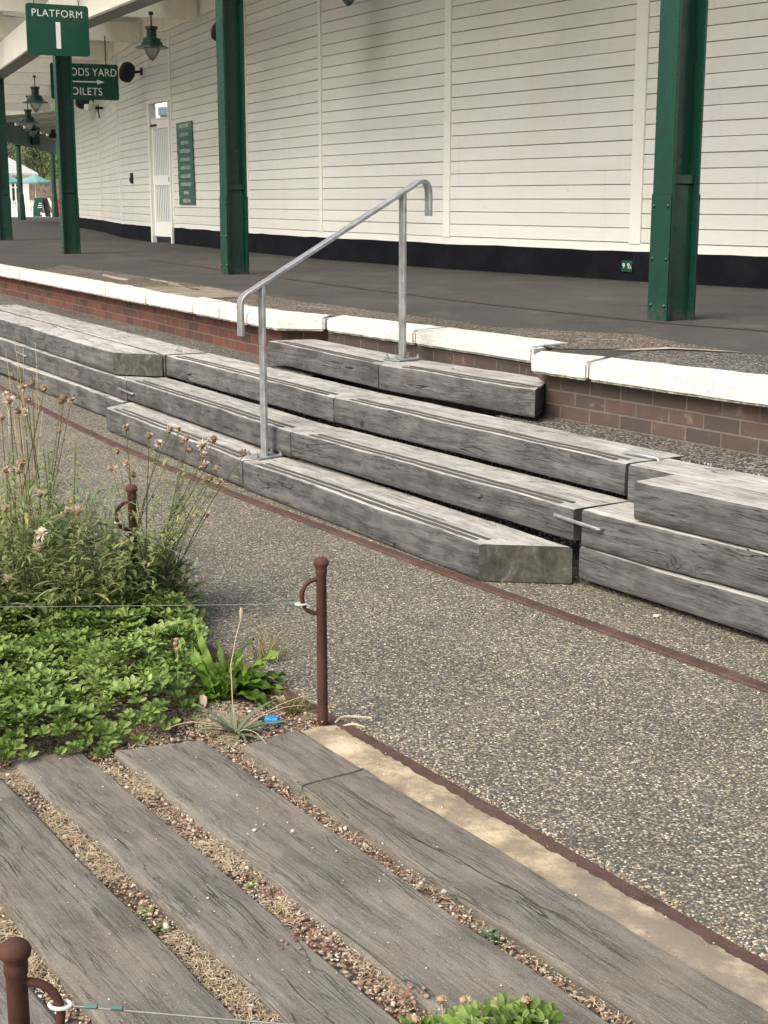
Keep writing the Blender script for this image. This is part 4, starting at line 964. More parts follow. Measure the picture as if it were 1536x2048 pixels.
# chips and crumbs scattered over the sleepers
B = MB()
for i in range(420):
    s, n = rnd.uniform(-3.9, -1.9), rnd.uniform(.98, 2.24); x, y = tn(s, n); stone(B, x, y, .040, rnd.uniform(.0012, .0030), rnd.uniform(.3, 1))
for cx, cy in ((-.20, 2.94), (-.13, 2.92), (-.16, 2.97), (.045, 2.72), (.06, 2.70), (.03, 2.74)):
    for k in range(9): stone(B, cx + rnd.gauss(0, .02), cy + rnd.gauss(0, .02), .042, rnd.uniform(.003, .006), rnd.uniform(.15, .5))
kind(B.build('gravel_crumbs', M_STONE, tint=True, angle=25), 'stuff')
for lab, x, y, z, r, t_ in (('pale pebble lying on the wide sleeper, left of its twin', -.345, 3.51, .042, .006, .97), ('white pebble on the wide sleeper, right of its twin', -.243, 3.505, .042, .0065, 1.0), ('white stone in the gravel below the right stack', 1.12, 5.62, .008, .014, 1.0), ('tan chip on the long sleeper', .145, 3.15, .050, .008, .7)):
    B = MB(); stone(B, x, y, z, r, t_); tag(B.build('pebble', M_STONE, tint=True), lab, 'pebble')

# ------------------------------------------------------------------ iron posts and wire ropes
def post(label, x, y, lx, ly, h=.583):
    t = thing('iron_post', label, 'post', (x, y, 0), 'rusty iron fence posts')
    B = MB(); B.lathe([(.0172, -.02), (.0168, .2), (.0162, h - .060), (.0185, h - .056), (.0185, h - .047), (.0185, h - .040), (.0175, h - .036), (.0240, h - .026), (.0254, h - .019), (.0225, h - .011), (.015, h - .004), (.006, h - .0005), (.001, h)], (x, y, 0), 20); B.build('shaft', M_RUST, t, angle=50)
    B = MB(); dv = Vector((lx, ly, 0)).normalized(); pts = []
    for k in range(15):
        a_ = R(90 - 180 * k / 14); rr = .056
        pts.append(Vector((x, y, h - .128)) + dv * (.008 + rr * max(0, math.cos(a_)) ** .8 * 1.0) + Vector((0, 0, rr * math.sin(a_))))
    B.tube(pts, .0072, 10); B.build('loop', M_RUST, t, angle=60)
    return Vector((x, y, h - .128)) + dv * .062
LA = post('rusty iron post with a loop at the corner of the sleepers', -.198, 4.338, -.92, -.25)
LC = post('rusty iron post half hidden behind the dry flower stalks', -1.0, 5.51, -.9, -.35)
LB = post('nearest rusty iron post at the lower left corner', -.562, 1.968, .95, .10)
def wire(label, p, q, sag=.02, ends=(True, True), r=.0011):
    p = Vector(p); q = Vector(q); t = thing('wire_rope', label, 'wire', p, 'fence wire ropes'); d = (q - p).normalized()
    B = MB(); B.tube([p + (q - p) * i / 16 - Vector((0, 0, sag * 4 * (i / 16) * (1 - i / 16))) for i in range(17)], r, 6); B.build('rope', M_ROPE, t)
    for e, c, s in ((ends[0], p, d), (ends[1], q, -d)):
        if not e: continue
        B = MB(); sd = Vector((-s.y, s.x, 0)).normalized()
        B.tube([c + s * (.017 - .017 * math.cos(2 * math.pi * k / 14) - .012) + sd * .012 * math.sin(2 * math.pi * k / 14) * (1 if k < 13 else .6) for k in range(15)], .0032, 8, cap=False); B.build('thimble', M_THIMBLE, t)
        for u in (.045, .085):
            B = MB(); B.tube([c + s * u, c + s * (u + .018)], .0042, 8); B.build('ferrule', M_FERRULE, t)
low = Vector((0, 0, -.022))
wire('taut wire rope crossing the plants from the corner post', LA + low, (-2.9, 4.27, .43), .004, (True, False))
wire('wire rope from the corner post to the post in the stalks', LA + low + Vector((.012, .012, -.012)), LC + low, .015)
wire('wire rope leaving the nearest post along the bottom edge', LB + Vector((-.004, 0, .014)), (1.4, 1.86, .425), .02, (True, False), .0017)

# ------------------------------------------------------------------ planting
def in_poly(x, y, pl):
    c = False
    for i in range(len(pl)):
        x1, y1 = pl[i]; x2, y2 = pl[i - 1]
        if (y1 > y) != (y2 > y) and x < (x2 - x1) * (y - y1) / (y2 - y1) + x1: c = not c
    return c
def seg_dist(x, y, a, b):
    ax, ay = a; dx, dy = b[0] - ax, b[1] - ay
    t = max(0, min(1, ((x - ax) * dx + (y - ay) * dy) / max(1e-6, dx * dx + dy * dy)))
    return math.hypot(x - ax - t * dx, y - ay - t * dy)
def cover(poly, count, hgt, seed, name='groundcover'):
    r2 = random.Random(seed); B = MB(); xs = [p[0] for p in poly]; ys = [p[1] for p in poly]; k = 0
    while k < count:
        x = r2.uniform(min(xs), max(xs)); y = r2.uniform(min(ys), max(ys))
        jx, jy = x + .05 * noise.noise((x * 7, y * 7, 0)), y + .05 * noise.noise((x * 7, y * 7, 9))
        if not in_poly(jx, jy, poly): continue
        k += 1
        dmin = min(seg_dist(x, y, poly[i], poly[i - 1]) for i in range(len(poly)))
        z = hgt * min(1, dmin / .10) ** .5 * (.75 + .5 * noise.noise((x * 5, y * 5, 2))) ; z = max(.0, z)
        tilt = Vector((noise.noise((x * 9, y * 9, 5)) * .6, noise.noise((x * 9, y * 9, 8)) * .6, 1))
        if dmin < .08: tilt += Vector((.5, -.7, 0))
        hue = .35 + .5 * noise.noise((x * 3, y * 3, 7))
        nl = r2.randint(10, 15); a0 = r2.random() * 6
        for j in range(nl):
            a_ = a0 + j * 2.4; lay = j / nl; el = .45 + 1.9 * lay
            dvec = Vector((math.cos(a_), math.sin(a_), el)) + tilt * .25
            L = r2.uniform(.034, .062) * (1.1 - .3 * lay) * (.62 + .38 * min(1, dmin / .12))
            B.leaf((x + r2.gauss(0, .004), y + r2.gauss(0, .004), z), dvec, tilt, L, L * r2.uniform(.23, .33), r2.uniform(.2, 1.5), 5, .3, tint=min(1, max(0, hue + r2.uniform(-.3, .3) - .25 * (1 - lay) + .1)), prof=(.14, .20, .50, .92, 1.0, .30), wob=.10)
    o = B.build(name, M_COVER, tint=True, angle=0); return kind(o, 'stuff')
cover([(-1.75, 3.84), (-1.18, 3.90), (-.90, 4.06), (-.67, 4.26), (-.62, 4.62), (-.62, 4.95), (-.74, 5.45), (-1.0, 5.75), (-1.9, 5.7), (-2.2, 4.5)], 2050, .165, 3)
cover([(-.05, 2.50), (.02, 2.60), (.14, 2.655), (.30, 2.655), (.41, 2.57), (.40, 2.35), (0, 2.35)], 95, .085, 5, 'low_groundcover')
cover([(-.17, 2.55), (-.09, 2.61), (-.02, 2.57), (-.05, 2.45), (-.16, 2.45)], 14, .02, 6, 'low_groundcover')

def head_mesh(seed, fluffy):
    r2 = random.Random(seed); B = MB()
    B.lathe([(.002, -.010), (.0065, -.007), (.0085, 0), (.007, .004), (.003, .005)], (0, 0, 0), 9, 0, .12)
    for i in range(60 if fluffy else 52):
        a_ = r2.random() * 6.28; el = r2.uniform(-.5, 1.6) if not fluffy else r2.uniform(-.2, 1.6)
        d = Vector((math.cos(a_), math.sin(a_), el)).normalized(); L = r2.uniform(.006, .012) if not fluffy else r2.uniform(.009, .016)
        B.leaf(Vector((d.x * .006, d.y * .006, .002 - .004 * (el < .2))), d, (0, 0, 1), L, r2.uniform(.0025, .0045), r2.uniform(-.5, .9), 2, .1, mi=1 if fluffy else 0, tint=r2.uniform(.15, 1), prof=(1, .8, .1))
    o = B.build('flower_head', [M_HEAD, M_FLUFF], tint=True, angle=0); me = o.data; bpy.data.objects.remove(o); return me
HEADS = [head_mesh(1, False), head_mesh(2, False), head_mesh(3, False)]; FLUFF = [head_mesh(7, True), head_mesh(8, True)]
def curve(p, q, bow, k=8):
    p = Vector(p); q = Vector(q); bow = Vector(bow); return [p + (q - p) * (i / k) + bow * 4 * (i / k) * (1 - i / k) for i in range(k + 1)]
def lance(B, p, d, L, W, tint=None, bend=.8):
    B.leaf(p, d, (0, 0, 1), L, W, bend, 4, .2, .04, tint=tint, prof=(.25, .8, 1.0, .7, 0))
def knapweed(label, base, heads, fl=.2, nleaf=260, spread=.16, hgt=.30, seed=1, leafy=1.0, wiry=0):
    r2 = random.Random(seed); t = thing('knapweed_plant', label, 'plant', (*base, 0), 'knapweed plants'); S = MB(); LV = MB(); bx, by = base
    mains = {}
    for i, h_ in enumerate(heads):
        h_ = Vector(h_); 
        b0 = Vector((bx + r2.gauss(0, .05), by + r2.gauss(0, .05), 0)); 
        key = (round((h_.x) / .14), round(h_.y / .5))
        if key in mains and r2.random() < .65:                      # a side branch of a stem already there
            pts = mains[key]; p0 = pts[r2.randint(3, 5)]
            br = curve(p0, h_ - Vector((0, 0, .012)), Vector((0, 0, -.02)), 6); S.tube(br, [.0016] * 6 + [.0012], 5, tint=r2.uniform(0, .6)); pts = br
        else:
            pts = curve(b0, h_ - Vector((0, 0, .012)), Vector((r2.gauss(0, .02), r2.gauss(0, .02), .03)), 8); mains[key] = pts
            S.tube(pts, [.0032 - .0002 * k for k in range(9)], 6, tint=r2.uniform(.1, .7))
        for k in range(1, len(pts) - 1):
            for _ in range(2 if leafy > .6 else 1):
                if r2.random() < leafy * (1 - .55 * k / len(pts)):
                    a_ = r2.random() * 6.28; lance(LV, pts[k] + (pts[k + 1] - pts[k]) * r2.random(), (math.cos(a_), math.sin(a_), r2.uniform(-.2, .6)), r2.uniform(.03, .085) * (1.15 - .5 * k / len(pts)), r2.uniform(.006, .013), r2.uniform(.1, .85))
        me = r2.choice(FLUFF) if r2.random() < fl else r2.choice(HEADS)
        ho = bpy.data.objects.new('flower_head', me); COL.objects.link(ho); ho.parent = t; ho.location = h_ - Vector((*base, 0)); s_ = r2.uniform(1.1, 1.6); ho.scale = (s_, s_, s_)
        ho.rotation_euler = (r2.uniform(-.6, .6), r2.uniform(-.6, .6), r2.random() * 6)
    for i in range(wiry):
        a_ = r2.uniform(-2.2, 1.2); h2 = r2.uniform(.22, .58); e_ = Vector((bx + math.cos(a_) * r2.uniform(.05, .42), by + math.sin(a_) * .22, h2)); pts = curve((bx + r2.gauss(0, .05), by + r2.gauss(0, .04), .02), e_, (0, 0, .03), 8)
        S.tube(pts, [.0019 - .00012 * k for k in range(9)], 4, tint=r2.uniform(0, .8))
        for k in range(2, 8):
            for _ in range(4):
                b_ = r2.random() * 6.28; lance(LV, pts[k] + (pts[k + 1] - pts[k]) * r2.random(), (math.cos(b_), math.sin(b_), r2.uniform(-.1, .9)), r2.uniform(.025, .075), r2.uniform(.004, .010), r2.uniform(.15, 1.0))
    for i in range(nleaf):
        a_ = r2.random() * 6.28; rr = spread * math.sqrt(r2.random()); z = hgt * r2.random() ** 1.4 * (1 - .5 * rr / spread)
        lance(LV, (bx + rr * math.cos(a_), by + rr * math.sin(a_), z), (math.cos(a_) + r2.gauss(0, .5), math.sin(a_) + r2.gauss(0, .5), r2.uniform(.1, 1.3)), r2.uniform(.06, .13), r2.uniform(.011, .022), r2.random() ** 1.2)
    S.build('stalks', M_STEM, t, tint=True, angle=0); LV.build('leaves', M_KNAP, t, tint=True, angle=0)
    return t
HR = [(-1.02, 5.56, .80), (-.93, 5.55, .77), (-.92, 5.72, .71), (-.86, 5.63, .78), (-.82, 5.6, .79), (-.83, 5.78, .71), (-.85, 6.05, .68), (-.78, 6.02, .65), (-.83, 5.98, .64), (-.70, 5.76, .72), (-.76, 5.9, .63), (-.74, 5.77, .61), (-.69, 5.75, .60), (-.58, 5.78, .66), (-.73, 5.74, .56), (-.76, 6.11, .49), (-.72, 6.08, .48), (-1.11, 5.82, .66), (-1.13, 5.81, .59), (-1.02, 5.54, .66), (-1.01, 5.62, .60), (-.80, 5.93, .37), (-.77, 6.0, .35)]
HL = [(-1.6, 6.08, .95), (-1.63, 6.09, .86), (-1.51, 5.69, .89), (-1.52, 5.95, .91), (-1.49, 5.99, .92), (-1.49, 5.9, .87), (-1.49, 5.74, .84), (-1.6, 5.89, .79), (-1.37, 5.69, .94), (-1.40, 6.12, .83), (-1.35, 6.08, .84), (-1.51, 5.92, .81), (-1.34, 5.8, .75), (-1.33, 5.86, .88)]
HM = [(-1.40, 5.4, .69), (-1.42, 5.24, .69), (-1.41, 5.39, .66), (-1.33, 5.37, .57), (-1.42, 5.2, .55), (-1.40, 5.1, .30), (-1.45, 5.36, .17)]
HN = [(-1.18, 5.16, .55), (-1.16, 5.25, .53), (-1.28, 5.17, .46), (-1.26, 5.03, .44)]
knapweed('spreading knapweed with many dried heads before the lowest step', (-1.0, 5.62), HR, .12, 300, .22, .34, 21, .8, 34)
knapweed('tall brown knapweed with clustered heads at the left edge', (-1.55, 5.95), HL, .05, 320, .22, .50, 22, 1.0, 26)
knapweed('knapweed with pale fluffy heads at the left edge', (-1.42, 5.45), HM, .8, 330, .20, .55, 23, 1.0, 24)
knapweed('small knapweed with pink fluffy heads behind the groundcover', (-1.2, 5.32), HN, .7, 260, .18, .32, 24, 1.0, 18)
# leafy stems without flowers
def leafy(label, base, top, n, L, seed, m):
    r2 = random.Random(seed); t = thing('leafy_stalk', label, 'plant', (*base, 0), 'leafy stalks'); S = MB(); LV = MB()
    pts = curve((*base, 0), top, (r2.gauss(0, .015), r2.gauss(0, .015), 0), 14); S.tube(pts, [.0035 - .00015 * k for k in range(15)], 6, tint=.6)
    for i in range(n):
        k = .12 + .88 * i / n; j = min(13, int(k * 14)); p = pts[j] + (pts[j + 1] - pts[j]) * (k * 14 - j); a_ = i * 2.4 + r2.gauss(0, .2); q = 1.1 - .6 * k
        lance(LV, p, (math.cos(a_), math.sin(a_), .45), L * q * r2.uniform(.8, 1.2), L * .17, r2.uniform(.25, .8), 1.6)
    S.build('stalk', M_STEM, t, tint=True, angle=0); LV.build('leaves', m, t, tint=True, angle=0)
leafy('tall leafy stalk with drooping leaves left of the hidden post', (-1.30, 5.55), (-1.235, 5.62, .74), 60, .085, 31, M_KNAP)
leafy('leafy stalk leaning left among the knapweed', (-1.38, 5.72), (-1.40, 5.75, .70), 52, .08, 32, M_KNAP)
leafy('short leafy stalk in front of the silvery bush', (-1.22, 5.40), (-1.20, 5.42, .50), 46, .07, 33, M_KNAP)
leafy('thin leafy stalk at the far left edge', (-1.62, 5.70), (-1.66, 5.72, .82), 56, .08, 34, M_KNAP)
for k_, (bx_, by_, h_, lx_) in enumerate(((-1.46, 5.52, .60, -.03), (-1.53, 5.62, .70, .02), (-1.44, 5.80, .66, .04), (-1.36, 5.48, .46, .02), (-1.12, 5.50, .42, .03), (-1.06, 5.42, .36, .05), (-.94, 5.44, .40, .06), (-1.55, 5.40, .52, 0), (-1.00, 5.34, .40, -.04), (-.96, 5.38, .42, .03), (-1.04, 5.36, .44, -.02), (-1.01, 5.30, .34, .0), (-.985, 5.36, .43, .010))):
    leafy(['leafy stalk at the left edge under the fluffy heads', 'leafy stalk at the left edge among brown stems', 'upright leafy stalk before the silvery bush', 'low leafy stalk by the pink fluffy heads', 'leafy stalk just left of the hidden iron post', 'short leafy stalk covering the foot of the hidden post', 'short leafy stalk right of the hidden iron post', 'bushy leafy stalk at the left edge above the wire', 'short leafy stalk in front of the hidden post, leaning left', 'short leafy stalk in front of the hidden post, leaning right', 'tallest leafy stalk in front of the hidden post', 'lowest leafy stalk in front of the hidden post', 'bushiest leafy stalk right before the hidden post'][k_], (bx_, by_), (bx_ + lx_, by_ + .03, h_), 54, .095, 300 + k_, M_KNAP)
# silvery bush
t = thing('silver_bush', 'silvery grey feathery bush behind the flower stalks', 'bush', (-1.30, 6.15, 0)); B = MB()
r2 = random.Random(41)
for i in range(2300):
    v = Vector((r2.gauss(0, 1), r2.gauss(0, 1), abs(r2.gauss(0, 1)))).normalized() * (r2.random() ** .4); p = Vector((-1.30 + v.x * .24, 6.12 + v.y * .20, v.z * .44))
    B.leaf(p, v + Vector((r2.gauss(0, .5), r2.gauss(0, .5), .3 + r2.gauss(0, .5))), (0, 0, 1), r2.uniform(.02, .045), r2.uniform(.003, .006), r2.uniform(-.4, .9), 3, .1, tint=r2.random(), prof=(.5, 1, .8, .1))
B.build('foliage', M_SILVER, t, tint=True, angle=0)
B = MB()
for i in range(7): B.tube(curve((-1.30, 6.12, 0), (-1.30 + r2.gauss(0, .1), 6.12 + r2.gauss(0, .08), .2), (0, 0, 0), 4), .004, 5, tint=.7)
B.build('stems', M_STEM, t, tint=True, angle=0)
# mixed undergrowth
B = MB(); pl = [(-2.0, 5.3), (-1.5, 5.0), (-1.1, 4.95), (-.85, 5.15), (-.78, 5.5), (-.88, 5.95), (-1.1, 6.25), (-1.9, 6.9), (-2.4, 6.2)]; k = 0
while k < 3600:
    x = rnd.uniform(-2.4, -.7); y = rnd.uniform(4.9, 6.9)
    if not in_poly(x, y, pl): continue
    k += 1; h_ = .26 * (.7 + .8 * noise.noise((x * 4, y * 4, 3))) * (1.5 if x < -1.25 else .85); a_ = rnd.random() * 6.28; z = h_ * rnd.random()
    lance(B, (x, y, max(0, z)), (math.cos(a_), math.sin(a_), rnd.uniform(.0, 1.2)), rnd.uniform(.05, .13), rnd.uniform(.010, .026), min(1, max(0, rnd.gauss(.42, .25))), rnd.uniform(.4, 1.4))
kind(B.build('undergrowth', M_KNAP, tint=True, angle=0), 'stuff')
# straw coloured grass stems at the left edge
t = thing('dry_grass_tuft', 'tall straw coloured grass tuft at the left edge', 'grass', (-1.66, 6.2, 0)); B = MB(); r2 = random.Random(51)
for i in range(34):
    p = Vector((-1.66 + r2.gauss(0, .05), 6.2 + r2.gauss(0, .08), 0)); q = p + Vector((r2.gauss(.02, .06), r2.gauss(0, .08), r2.uniform(.5, 1.12)))
    B.tube(curve(p, q, (r2.gauss(0, .02), 0, 0), 6), [.0022, .002, .002, .0018, .0016, .0014, .0008], 4, tint=r2.random())
B.build('blades', M_STRAW, t, tint=True, angle=0)
# broad bright dock-like plant at the corner
t = thing('dock_plant', 'bright green broad leaved weed clump beside the corner post', 'plant', (-.555, 4.66, 0)); B = MB(); r2 = random.Random(61)
for i in range(84):
    a_ = r2.random() * 6.28; el = r2.choice((.25, .6, 1.2, 2.2, 2.8)) * r2.uniform(.7, 1.2)
    if i < 18: a_ = r2.uniform(-.6, 1.4); el = r2.uniform(.35, 1.3)
    L = r2.uniform(.12, .25) * (1 if el > .4 else .8); d = Vector((math.cos(a_), math.sin(a_), el))
    B.leaf((-.555 + r2.gauss(0, .025), 4.66 + r2.gauss(0, .025), .005), d, (0, 0, 1) if el < 2 else (math.cos(a_ + 1.5), math.sin(a_ + 1.5), .3), L, L * r2.uniform(.10, .19), r2.uniform(.4, 1.6), 12, .35, .26, tint=r2.random(), prof=(.14, .3, .62, .9, 1.0, .85, .5, 0))
for sg_ in ((-.64, 4.62, .30), (-.66, 4.66, .33)): B.leaf((-.57, 4.66, .01), Vector(sg_) - Vector((-.57, 4.66, .01)), (.3, -1, .1), .27, .026, .6, 14, .3, .5, tint=.95, prof=(.2, .4, .8, 1, .9, .5, 0))
B.build('leaves', M_DOCK, t, tint=True, angle=0)
# plantain on the corner of the sleepers
t = thing('plantain_plant', 'grey green plantain rosette between two sleepers with a long stalk', 'plant', (-.475, 4.28, 0)); B = MB(); r2 = random.Random(62)
for i in range(24):
    a_ = i * 2.4 + r2.gauss(0, .3); L = r2.uniform(.09, .19)
    B.leaf((-.475, 4.28, .012), (math.cos(a_), math.sin(a_), r2.uniform(.15, 1.1)), (0, 0, 1), L, L * .11, r2.uniform(.1, .8), 7, .3, .05, tint=r2.random(), prof=(.3, .7, 1, .95, .7, .3, 0))
B.build('leaves', M_PLANTAIN, t, tint=True, angle=0)
B = MB(); B.tube([(-.475, 4.28, .01), (-.485, 4.31, .12), (-.492, 4.35, .22), (-.478, 4.38, .30), (-.462, 4.40, .36)], [.0018, .0017, .0016, .0015, .0013], 5, tint=.8)
for e in ((-.20, 4.42, .10), (-.24, 4.36, .08), (-.36, 4.10, .05), (-.68, 4.24, .05)): B.tube(curve((-.475, 4.28, .012), e, (0, 0, .03), 6), .0011, 4, tint=.9)
B.build('stalk', M_STRAW, t, tint=True, angle=0)
B = MB(); B.lathe([(.002, -.02), (.006, -.012), (.0062, .012), (.003, .022)], (-.460, 4.402, .375), 8, tint=.55); B.build('seed_spike', M_HEAD, t, tint=True)
# fine grass tuft and small weeds
def tuft(label, x, y, n, L, seed, m=M_COVER):
    t = thing('grass_tuft', label, 'grass', (x, y, 0)); B = MB(); r2 = random.Random(seed)
    for i in range(n):
        a_ = r2.random() * 6.28; B.leaf((x + r2.gauss(0, .02), y + r2.gauss(0, .02), .004), (math.cos(a_), math.sin(a_), r2.uniform(.5, 2.5)), (0, 0, 1), L * r2.uniform(.6, 1.2), .0022, r2.uniform(.2, 1.2), 4, 0, prof=(1, .9, .6, 0))
    B.build('blades', m, t, tint=True, angle=0)
M_OLIVE = mat_leaf('olive_grass', [(0, (.10, .085, .03)), (.5, (.15, .15, .05)), (1, (.30, .25, .12))], .2)
tuft('olive grass tuft between the weed clump and the post', -.305, 4.50, 170, .075, 71, M_OLIVE)
tuft('thin grass wisps behind the bright weed clump', -.44, 5.05, 60, .16, 72, M_OLIVE)
def weed(label, x, y, n, L, seed, m=M_COVER, z=.01):
    t = thing('small_weed', label, 'weed', (x, y, 0), 'small weeds between the sleepers'); B = MB(); r2 = random.Random(seed)
    for i in range(n):
        a_ = i * 2.4; l_ = L * r2.uniform(.7, 1.2); B.leaf((x + r2.gauss(0, L * .4), y + r2.gauss(0, L * .4), z), (math.cos(a_), math.sin(a_), r2.uniform(.1, .9)), (0, 0, 1), l_, l_ * .45, r2.uniform(.2, 1.2), 5, .2, .1, tint=r2.uniform(.2, .9), prof=(.2, .7, 1, .8, 0))
    B.build('leaves', m, t, tint=True, angle=0)
weed('small flat weed in the gap beside the long sleeper', *tn(-2.37, 1.862), 26, .034, 81, M_PLANTAIN)
weed('tiny green weed in the gap left of the worn sleeper', *tn(-2.92, 1.235), 22, .018, 82)
weed('tiny moss green weed just below its neighbour in the gap', *tn(-2.83, 1.24), 18, .02, 83)
weed('tiny weed in the gap between the worn and wide sleepers', *tn(-2.90, 1.515), 12, .016, 84)
weed('low weed at the foot of the corner iron post', -.165, 4.325, 16, .03, 85)
weed('small yellow green weed by the groundcover corner', -.60, 4.42, 14, .03, 86, M_DOCK)
# little dried flower heads over the groundcover
def stalk(label, x, y, zs, seed, base=None):
    t = thing('seed_stalk', label, 'flower', (x, y, 0), 'dried flower stalks in the groundcover'); S = MB(); S.tube(curve((x, y + .005, .02), (x, y, zs[0]), (.004, 0, 0), 5), .0012, 5, tint=1.0); S.build('stalk', M_STRAW, t, tint=True, angle=0)
    for i, z in enumerate(zs):
        B = MB(); r2 = random.Random(seed + i); B.lathe([(.002, -.008), (.0075, -.003), (.0085, .003), (.004, .008)], (x + r2.gauss(0, .003), y, z), 9, tint=.30)
        for k in range(10): a_ = k * .63; B.leaf((x + .005 * math.cos(a_), y + .005 * math.sin(a_), z), (math.cos(a_), math.sin(a_), r2.uniform(.3, 1.4)), (0, 0, 1), .009, .005, .6, 2, .2, tint=r2.uniform(.2, .6), prof=(1, .9, .2))
        B.build('flower_head', M_HEAD, t, tint=True)
stalk('orange dried flower stalk rising from the groundcover', -.715, 4.68, (.20, .186, .165), 91)
for k, (x, y, z) in enumerate(((.115, 2.585, .105), (.165, 2.59, .10), (.19, 2.56, .085), (.235, 2.60, .095), (.285, 2.58, .105), (.30, 2.55, .075), (.265, 2.54, .07), (.13, 2.52, .08), (.06, 2.57, .07))):
    stalk(('orange dried flower head at the bottom edge, ' + ['leftmost tall one', 'second tall one', 'low one in the middle', 'one right of the middle', 'rightmost tall one', 'rightmost low one', 'low one right of the middle', 'low front one', 'far left low one'][k]), x, y, (z,), 95 + k)
# oddments
t = thing('bottle_cap', 'bright blue plastic cap on the gravel by the post', 'cap', (-.362, 4.37, .02)); B = MB(); bm = bmesh.new(); bmesh.ops.create_cone(bm, cap_ends=True, segments=18, radius1=.017, radius2=.0155, depth=.046); bmesh.ops.bevel(bm, geom=bm.edges[:], offset=.0015, segments=1, affect='EDGES'); B.bm(bm, Matrix.Translation((-.362, 4.37, .024)) @ Matrix.Rotation(R(84), 4, 'Y') @ Matrix.Rotation(.4, 4, 'X')); B.build('shell', mat_flat('blue_plastic', (.005, .25, .68), .35, 0, .05), t)
B = MB(); B.tube([(-.385, 4.385, .022), (-.41, 4.41, .018)], .008, 8); B.build('plug', M_BLACK, t)
M_TWIG = mat_flat('bleached_wood', (.55, .46, .33), .9, 0, .2, 40)
for lab, pts in (('pale bleached twig beside the post foot, longer one', [(-.165, 4.355, .012), (-.14, 4.385, .03), (-.09, 4.38, .034), (-.04, 4.385, .028)]), ('pale bleached twig beside the post foot, shorter one', [(-.14, 4.34, .014), (-.10, 4.335, .026), (-.06, 4.315, .022)])):
    B = MB(); B.tube(smooth_line(pts, 4), .0042, 6); tag(B.build('twig', M_TWIG), lab, 'twig')
B = MB(); B.leaf((-.385, 4.59, .022), (.9, -.4, .2), (0, 0, 1), .06, .035, .9, 5, .4, .2, tint=.55); tag(B.build('dead_leaf', M_HEAD, tint=True), 'curled orange dead leaf under the bright weed clump', 'leaf')
B = MB(); B.leaf((-.60, 4.50, .022), (-.2, .4, .9), (0, -1, .3), .05, .028, .9, 5, .4, .2, tint=.6); tag(B.build('dead_leaf', M_HEAD, tint=True), 'upright tan dead leaf at the groundcover edge', 'leaf')

# ------------------------------------------------------------------ beyond the far end
B = MB(); B.prism([(-60, 71.95), (-60, 240), (60, 240), (40, 71.95)], -.1, P - .02); kind(B.build('yard_paving', mat_flat('pale_concrete', (.55, .53, .47), .9, 0, .1, 2), smooth=False), 'structure')
def hill():
    B = MB(); nx, ny = 40, 14; vs = []
    for j in range(ny + 1):
        for i in range(nx + 1):
            x = -110 + i * 4.5; y = 125 + j * 7; z = .5 + 26 * (j / ny) ** .8 + 3 * noise.noise((x * .06, y * .06, 0)) + 1.6 * noise.noise((x * .25, y * .25, 3)); vs.append((x, y, z))
    B.add(vs, [(j * (nx + 1) + i, j * (nx + 1) + i + 1, (j + 1) * (nx + 1) + i + 1, (j + 1) * (nx + 1) + i) for j in range(ny) for i in range(nx)])
    t = NT('hillside_scrub'); raw = t.coords((1, 1, 1), rand=False); n = t.noise(raw, .45, 8, .7)
    m = t.out(t.ramp(n, [(.35, (.025, .042, .014)), (.5, (.07, .105, .025)), (.65, (.13, .17, .05))]), .9, t.bump(n, .8, .8))
    return kind(B.build('hill', m), 'structure')
hill()
def tree(label, x, y, zb, h, r, seed, n=2600):
    t = thing('tree', label, 'tree', (x, y, zb), 'trees below the hill'); r2 = random.Random(seed); B = MB(); B.tube([(x, y, zb), (x + .1, y, zb + h * .35), (x, y, zb + h * .6)], [.22, .16, .08], 8, tint=.2)
    for k in range(6): a_ = k * 1.05; B.tube([(x, y, zb + h * .35), (x + math.cos(a_) * r * .5, y + math.sin(a_) * r * .5, zb + h * .62)], [.09, .03], 5, tint=.2)
    B.build('trunk', M_STEM, t, tint=True); B = MB(); cl = [(r2.gauss(0, .45) * r, r2.gauss(0, .45) * r, h * (.62 + r2.gauss(0, .17))) for _ in range(26)]
    for i in range(n):
        c = r2.choice(cl); p = Vector((x + c[0] + r2.gauss(0, .16) * r, y + c[1] + r2.gauss(0, .16) * r, max(zb + .4, zb + c[2] + r2.gauss(0, .09) * h)))
        B.leaf(p, (r2.gauss(0, 1), r2.gauss(0, 1), r2.gauss(0, .7)), (0, 0, 1), r2.uniform(.18, .34), .12, .4, 2, .1, tint=r2.random(), prof=(.3, 1, .1))
    B.build('crown', M_FAR, t, tint=True, angle=0)
tree('round olive tree right of the white house', -24.0, 102, .8, 6.2, 2.8, 5); tree('dark shrubby tree behind the far boards', -21.6, 104, .8, 5.2, 2.2, 6); tree('green tree at the foot of the hill behind the house', -29.5, 112, .8, 8.5, 3.6, 7)
hs = thing('white_house', 'low white house with a grey hipped roof at the far end', 'house', (-24.5, 92, P))
M_RENDER = mat_flat('white_render', (.78, .76, .69), .85, 0, .06, 2)
hu = Vector((.972, .233)); hv = Vector((-.233, .972)); ho_ = Vector((-22.2, 92.0)); ha = math.atan2(hu.y, hu.x)
def hp(u, v): q = ho_ + hu * u + hv * v; return (q.x, q.y)
B = MB(); B.prism([hp(-7.7, 0), hp(0, 0), hp(0, 6), hp(-7.7, 6)], P - .1, P + 2.45); B.build('wall', M_RENDER, hs, smooth=False)
B = MB(); e = .4; z0, z1 = P + 2.46, P + 4.15
c4 = [hp(-7.7 - e, -e), hp(e, -e), hp(e, 6 + e), hp(-7.7 - e, 6 + e)]
